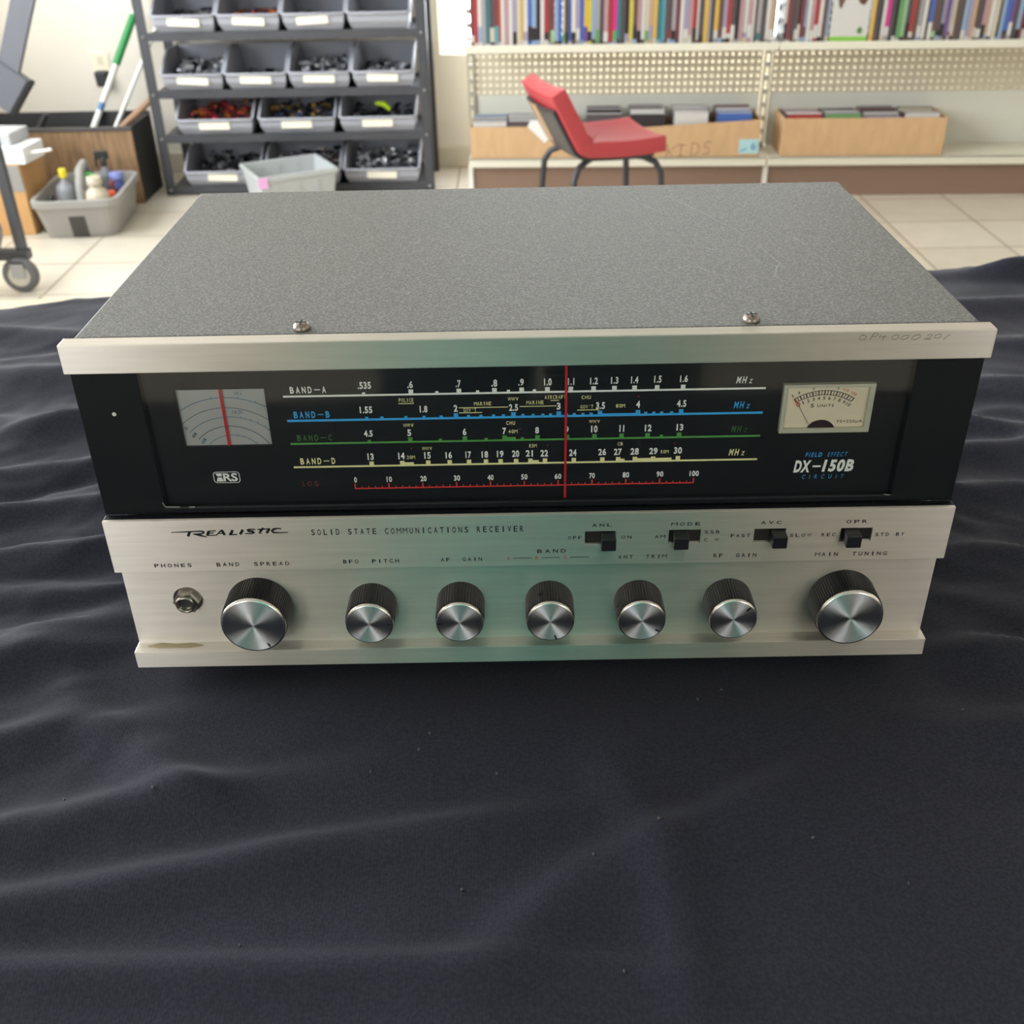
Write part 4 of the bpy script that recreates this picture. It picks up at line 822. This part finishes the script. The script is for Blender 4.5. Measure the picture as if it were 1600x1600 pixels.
rod('hand_tool', 'black tool handle standing out of the crate at the left', 'tool', (-1.90, 3.99, .22), (-1.815, 4.0, .335), .012, M('black tool grip', (46, 46, 48), .5))
ol = thing('wall_outlet', 'cream wall outlet low on the back wall left of the rack', 'outlet', (-1.708, 4.42, .435))
MB().box(-.036, .036, -.006, 0, -.06, .06).build('cover_plate', M('cream outlet plate', (232, 224, 202), .4), ol, bevel=.002)
q = MB(); q.box(-.012, .012, -.0075, -.006, .012, .044); q.build('socket_face', M('ivory socket', (214, 204, 180), .4), ol)
q = MB(); q.prism([(-.022, -.03), (.022, -.03), (.026, .03), (-.026, .03)], 'y', -.045, 0); o = q.build('power_plug', M('black plug', (40, 42, 44), .5), loc=(-1.706, 4.414, .395), bevel=.006); tag(o, 'black power adapter plugged into the wall outlet', 'plug')
# cleaning caddy
cad = thing('cleaning_caddy', 'grey plastic cleaning caddy full of bottles on the tile floor', 'caddy', (-1.592, 3.665, 0), radians(5))
cm = M('grey caddy plastic', (150, 148, 144), .45)
def rrect(lx, ly, r, n=4): return [(x/1000, y/1000) for x, y in rr(-lx*1000, lx*1000, -ly*1000, ly*1000, r*1000, n)]
bot = rrect(.128, .178, .04); top = rrect(.150, .205, .05); N = len(bot); ins = rrect(.142, .197, .045); inb = rrect(.122, .172, .036); lipo = rrect(.158, .213, .055)
vs = []; 
for ring, z in ((bot, 0), (top, .112), (lipo, .113), (lipo, .140), (ins, .140), (inb, .006)): vs += [(x, y, z) for x, y in ring]
fs = [tuple(range(N-1, -1, -1))]
for l in range(5):
    for i in range(N): k = (i+1) % N; fs.append((l*N+i, l*N+k, (l+1)*N+k, (l+1)*N+i))
fs.append(tuple(range(5*N, 6*N)))
MB().add(vs, fs).build('tray', cm, cad, bevel=.002)
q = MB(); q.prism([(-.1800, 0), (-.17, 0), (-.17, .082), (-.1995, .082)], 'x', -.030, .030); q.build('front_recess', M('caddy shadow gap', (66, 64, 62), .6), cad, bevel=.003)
q = MB(); q.tube([(0, -.10, .03), (0, -.08, .15), (.0, -.04, .205), (0, .03, .215), (0, .08, .16), (0, .10, .03)], .017, 10); q.build('carry_handle', cm, cad)
CADL = Matrix.Translation((-1.592, 3.665, 0)) @ Matrix.Rotation(radians(5), 4, 'Z')
def bottle(name, label, cat, x, y, z, r, h, col, cap=None, capcol=(40, 40, 42), tilt=0, neck=.3):
    p = CADL @ Vector((x, y, z)); t = thing(name, label, cat, tuple(p)); t.rotation_euler = (0, tilt, .3)
    m = MB(); m.lathe([(r*.9, 0), (r, .006), (r, h*.62), (r*.9, h*.72), (r*neck, h*.82), (r*neck, h*.88)], 'z', 18); m.build('bottle_body', M('bottle %d %d %d' % col, col, .4), t)
    c = MB(); c.lathe([(r*neck*1.3, h*.86), (r*neck*1.3, h), (r*neck*1.1, h*1.01)], 'z', 14); c.build('cap', M('cap %d %d %d' % capcol, capcol, .4), t)
    if cap == 'trigger':
        g = MB(); g.box(-.03, .022, -.009, .009, h*.98, h*1.13); g.box(-.032, -.024, -.006, .006, h*.82, h*1.02); g.build('trigger_head', M('cap %d %d %d' % capcol, capcol, .4), t, bevel=.004)
    return t
bottle('cleaner_bottle', 'grey bottle with yellow cap standing in the caddy', 'bottle', -.055, -.06, .008, .036, .21, (142, 144, 150), capcol=(222, 204, 40))
bottle('jug', 'beige bottle standing in the middle of the caddy', 'bottle', .066, -.11, .008, .042, .19, (204, 192, 170), capcol=(190, 180, 160), neck=.5)
bottle('spray_bottle', 'grey spray bottle with black trigger at the back of the caddy', 'bottle', .045, .138, .008, .030, .20, (132, 136, 142), cap='trigger', capcol=(44, 46, 48))
bottle('small_bottle', 'dark small bottle at the left of the caddy', 'bottle', -.095, -.118, .008, .024, .13, (60, 60, 64))
bottle('blue_can', 'blue can at the right rear of the caddy', 'can', .095, .085, .008, .028, .155, (92, 104, 172), capcol=(120, 130, 190), neck=.7)
bottle('maroon_bottle', 'maroon bottle at the right of the caddy', 'bottle', .090, .025, .008, .027, .14, (92, 52, 54), capcol=(120, 60, 60))
bottle('orange_bottle', 'small bottle with orange cap near the front right of the caddy', 'bottle', .095, -.033, .008, .022, .115, (120, 104, 96), capcol=(222, 92, 56), neck=.6)
q = MB(); q.T = Matrix.Translation(CADL @ Vector((.03, .01, .165))) @ Matrix.Rotation(.5, 4, 'Y'); q.lathe([(.012, -.03), (.016, 0), (.012, .03)], 'x', 12); o = q.build('sponge_cloth', M('bright green cloth', (120, 222, 128), .7)); tag(o, 'bright green cloth tucked between the caddy bottles', 'cloth')
# tall cardboard carton, papers and rod at the far left
ct = thing('tall_carton', 'tall orange brown cardboard carton at the left edge beside the caddy', 'box', (-1.865, 3.52, 0), radians(3))
cb = M('orange cardboard', (200, 156, 104), .75, noise_amt=.08, noise_scale=8)
q = MB(); q.box(-.12, .105, 0, .24, 0, .255); q.build('carton_body', cb, ct, bevel=.004)
q = MB(); q.prism([(.03, .16), (.105, .16), (.100, .25), (.035, .253)], 'y', -.003, .0005); q.build('flap', M('grey flap', (150, 148, 146), .6), ct)
gb = thing('white_carton', 'small white and grey carton lying on the tall cardboard carton', 'box', (-1.845, 3.53, .2555), radians(-6))
q = MB(); q.box(-.14, .115, 0, .15, 0, .058); q.build('carton_body', M('white carton', (226, 228, 230), .5), gb, bevel=.003)
q = MB(); q.box(-.14, .06, .03, .17, .0582, .10); q.build('grey_packet', M('grey packet', (178, 180, 182), .5), gb, bevel=.004)
rod('white_rod', 'short white rod sticking out beside the white carton', 'rod', (-1.735, 3.56, .285), (-1.645, 3.56, .297), .006, M('ivory rod', (226, 224, 212), .4))
# cart at the left edge: upright, caster and hanging grey bag
cart = thing('utility_cart', 'dark steel cart with caster wheel at the far left edge', 'cart', (-1.56, 2.95, 0))
q = MB(); q.box(-.014, .014, -.014, .014, .105, .62); q.build('upright', steel, cart); q = MB(); q.box(-.45, .02, -.02, .02, .098, .128); q.build('base_rail', steel, cart)
q = MB(); q.lathe([(.030, -.014), (.052, -.014), (.056, -.009), (.056, .009), (.052, .014), (.030, .014)], 'y', 32, c=(-.010, -.03, .056)); whl = q.build('caster_wheel', M('grey rubber wheel', (92, 92, 92), .6), cart)
q = MB(); q.lathe([(.034, -.016), (.034, .0165)], 'y', 24, c=(-.010, -.03, .056)); q.build('wheel_disc', M('beige hub', (178, 172, 158), .5), whl)
q = MB(); q.box(-.030, .012, -.052, -.048, .05, .10); q.box(-.030, .012, -.012, -.008, .05, .10); q.box(-.030, .012, -.052, -.008, .096, .100); q.build('caster_fork', M('grey steel fork', (150, 150, 150), .4, .6), cart)
bag = MB(); bag.lathe([(.02, 0), (.075, .015), (.095, .06), (.085, .12), (.06, .17), (.03, .195), (.01, .2)], 'z', 24, mod=lambda i, j: 1+.07*sin(i*1.7+j))
o = bag.build('grey_bag', M('grey bag fabric', (132, 134, 140), .8), loc=(-1.685, 2.90, .128)); tag(o, 'slumped grey fabric bag on the cart at the left edge', 'bag')
bar = thing('steel_bar', 'grey flat steel bar leaning down from the top left corner', 'bar', (-1.68, 3.30, .47))
q = MB(); q.T = Matrix.Rotation(radians(26), 4, 'Y'); q.box(-.033, .033, -.012, .012, .03, 1.0); q.build('shaft', M('grey painted bar', (96, 98, 106), .5), bar)
q = MB(); q.T = Matrix.Rotation(radians(40), 4, 'Y'); q.box(-.085, .03, -.02, .02, .03, .16); q.build('foot', M('grey bracket', (92, 94, 102), .5), bar, bevel=.004)
q = MB(); q.T = Matrix.Rotation(radians(40), 4, 'Y'); q.box(.03, .042, -.022, .022, .03, .16); q.build('rubber_edge', M('black rubber', (20, 20, 20), .8), bar)
ps2 = MB(); ps2.box(-.02, .02, -.02, .02, 0, .62); 
o = ps2.build('timber_post', M('orange timber', (176, 122, 70), .6), loc=(-2.02, 3.80, 0)); tag(o, 'orange timber post at the far left behind the carton', 'post')

# ================================================================ THE PHOTOGRAPHER (behind the camera, mirrored in the metal)
def person():
    root = thing('person', 'person in a teal shirt standing behind the camera holding a phone', 'person', (.03, -.86, 0))
    J = {}; V = []; Eg = []; Rd = []
    def v(n, p, r, par=None):
        J[n] = len(V); V.append(p); Rd.append(r)
        if par: Eg.append((J[par], J[n]))
    v('pelvis', (0, 0, .95), .15); v('belly', (0, .01, 1.10), .145, 'pelvis'); v('chest', (0, .0, 1.30), .155, 'belly'); v('shoulders', (0, 0, 1.43), .10, 'chest'); v('neck', (0, .01, 1.50), .055, 'shoulders')
    v('jaw', (0, .05, 1.57), .075, 'neck'); v('head', (0, .04, 1.66), .095, 'jaw'); v('crown', (0, .02, 1.73), .07, 'head')
    for s_, n in ((-1, 'L'), (1, 'R')):
        v('sh'+n, (s_*.19, 0, 1.40), .062, 'shoulders'); v('el'+n, (s_*.275, .08, 1.14), .043, 'sh'+n); v('wr'+n, (s_*.12, .32, 1.17), .027, 'el'+n); v('pa'+n, (s_*.085, .375, 1.18), .030, 'wr'+n)
        for f, (dx, dz, l) in enumerate([(-.012, .03, .065), (-.004, .012, .075), (.0, -.006, .07), (.004, -.022, .055)]):
            v('f%d%s' % (f, n), (s_*(.07+dx), .415, 1.18+dz), .0095, 'pa'+n); v('g%d%s' % (f, n), (s_*(.045+dx), .42, 1.18+dz), .008, 'f%d%s' % (f, n))
        v('th'+n, (s_*.06, .38, 1.215), .011, 'pa'+n); v('tt'+n, (s_*.04, .39, 1.235), .009, 'th'+n)
        v('hip'+n, (s_*.10, 0, .88), .105, 'pelvis'); v('kn'+n, (s_*.11, .02, .50), .062, 'hip'+n); v('an'+n, (s_*.115, -.01, .09), .042, 'kn'+n); v('to'+n, (s_*.125, .15, .035), .034, 'an'+n)
    me = bpy.data.meshes.new('body'); me.from_pydata(V, Eg, []); o = bpy.data.objects.new('body', me); COL.objects.link(o); o.parent = root
    sk_ = o.modifiers.new('skin', 'SKIN'); sk_.use_smooth_shade = True
    sv = me.skin_vertices[0] if me.skin_vertices else None
    if sv is None:
        bm = bmesh.new(); bm.from_mesh(me); bm.verts.layers.skin.verify(); bm.to_mesh(me); bm.free(); sv = me.skin_vertices[0]
    for i, d in enumerate(sv.data): d.radius = (Rd[i]*(1.15 if i < 3 else 1), Rd[i]*(.8 if i < 3 else 1)); d.use_root = i == 0
    o.modifiers.new('sub', 'SUBSURF').levels = 2; o.modifiers['sub'].render_levels = 2
    me.materials.append(M('skin', (206, 160, 134), .5))
    teal = M('teal cotton', (84, 208, 197), .8); jean = M('dark jeans', (44, 50, 66), .85); hair = M('dark hair', (48, 36, 30), .6)
    def shell(rings, mat, name, n=24, tube=None):
        m = MB(); vs = []; fs = []
        for (cx, cy, z, rx_, ry_) in rings:
            for i in range(n): a = 2*pi*i/n; vs.append((cx+rx_*cos(a), cy+ry_*sin(a), z))
        for j in range(len(rings)-1):
            for i in range(n): k = (i+1) % n; fs.append((j*n+i, j*n+k, (j+1)*n+k, (j+1)*n+i))
        m.add(vs, fs, mat, True); return m
    sh = shell([(0, 0, .86, .225, .150), (0, 0, .95, .22, .148), (0, .005, 1.10, .215, .15), (0, 0, 1.28, .22, .155), (0, 0, 1.38, .20, .125), (0, 0, 1.45, .12, .09), (0, .005, 1.485, .075, .07)], teal, 'shirt')
    for s_ in (-1, 1): sh.tube([(s_*.13, 0, 1.40), (s_*.20, .01, 1.385), (s_*.248, .04, 1.27), (s_*.262, .06, 1.20)], .07, 16, teal, rs=[.075, .078, .072, .068])
    sh.build('shirt', teal, root)
    pn = MB()
    for s_ in (-1, 1): pn.tube([(s_*.07, 0, .92), (s_*.10, 0, .80), (s_*.112, .018, .50), (s_*.116, -.008, .10)], .1, 18, jean, rs=[.125, .125, .085, .07])
    pn.build('trousers', jean, root)
    hr = MB(); hr.lathe([(.105, -.02), (.112, .03), (.10, .08), (.06, .115), (.001, .125)], 'z', 24, c=(0, .022, 1.66)); hr.build('hair', hair, root)
    for s_ in (-1, 1): e = MB(); e.lathe([(.001, -.009), (.010, 0), (.001, .009)], 'y', 12, c=(s_*.033, .128, 1.665)); e.build('eye', M('eye', (240, 240, 236), .2), root)
    ns = MB(); ns.prism([(-.012, 1.625), (.012, 1.625), (.006, 1.665), (-.006, 1.665)], 'y', .12, .155); ns.build('nose', MATS['skin'], root, bevel=.004)
person()
ph = thing('phone', 'dark phone held by the person behind the camera', 'phone', (.03, -.452, 1.18)); MB().box(-.072, .072, -.004, .004, -.036, .036).build('phone_body', M('black phone', (20, 20, 22), .3), ph, bevel=.003)
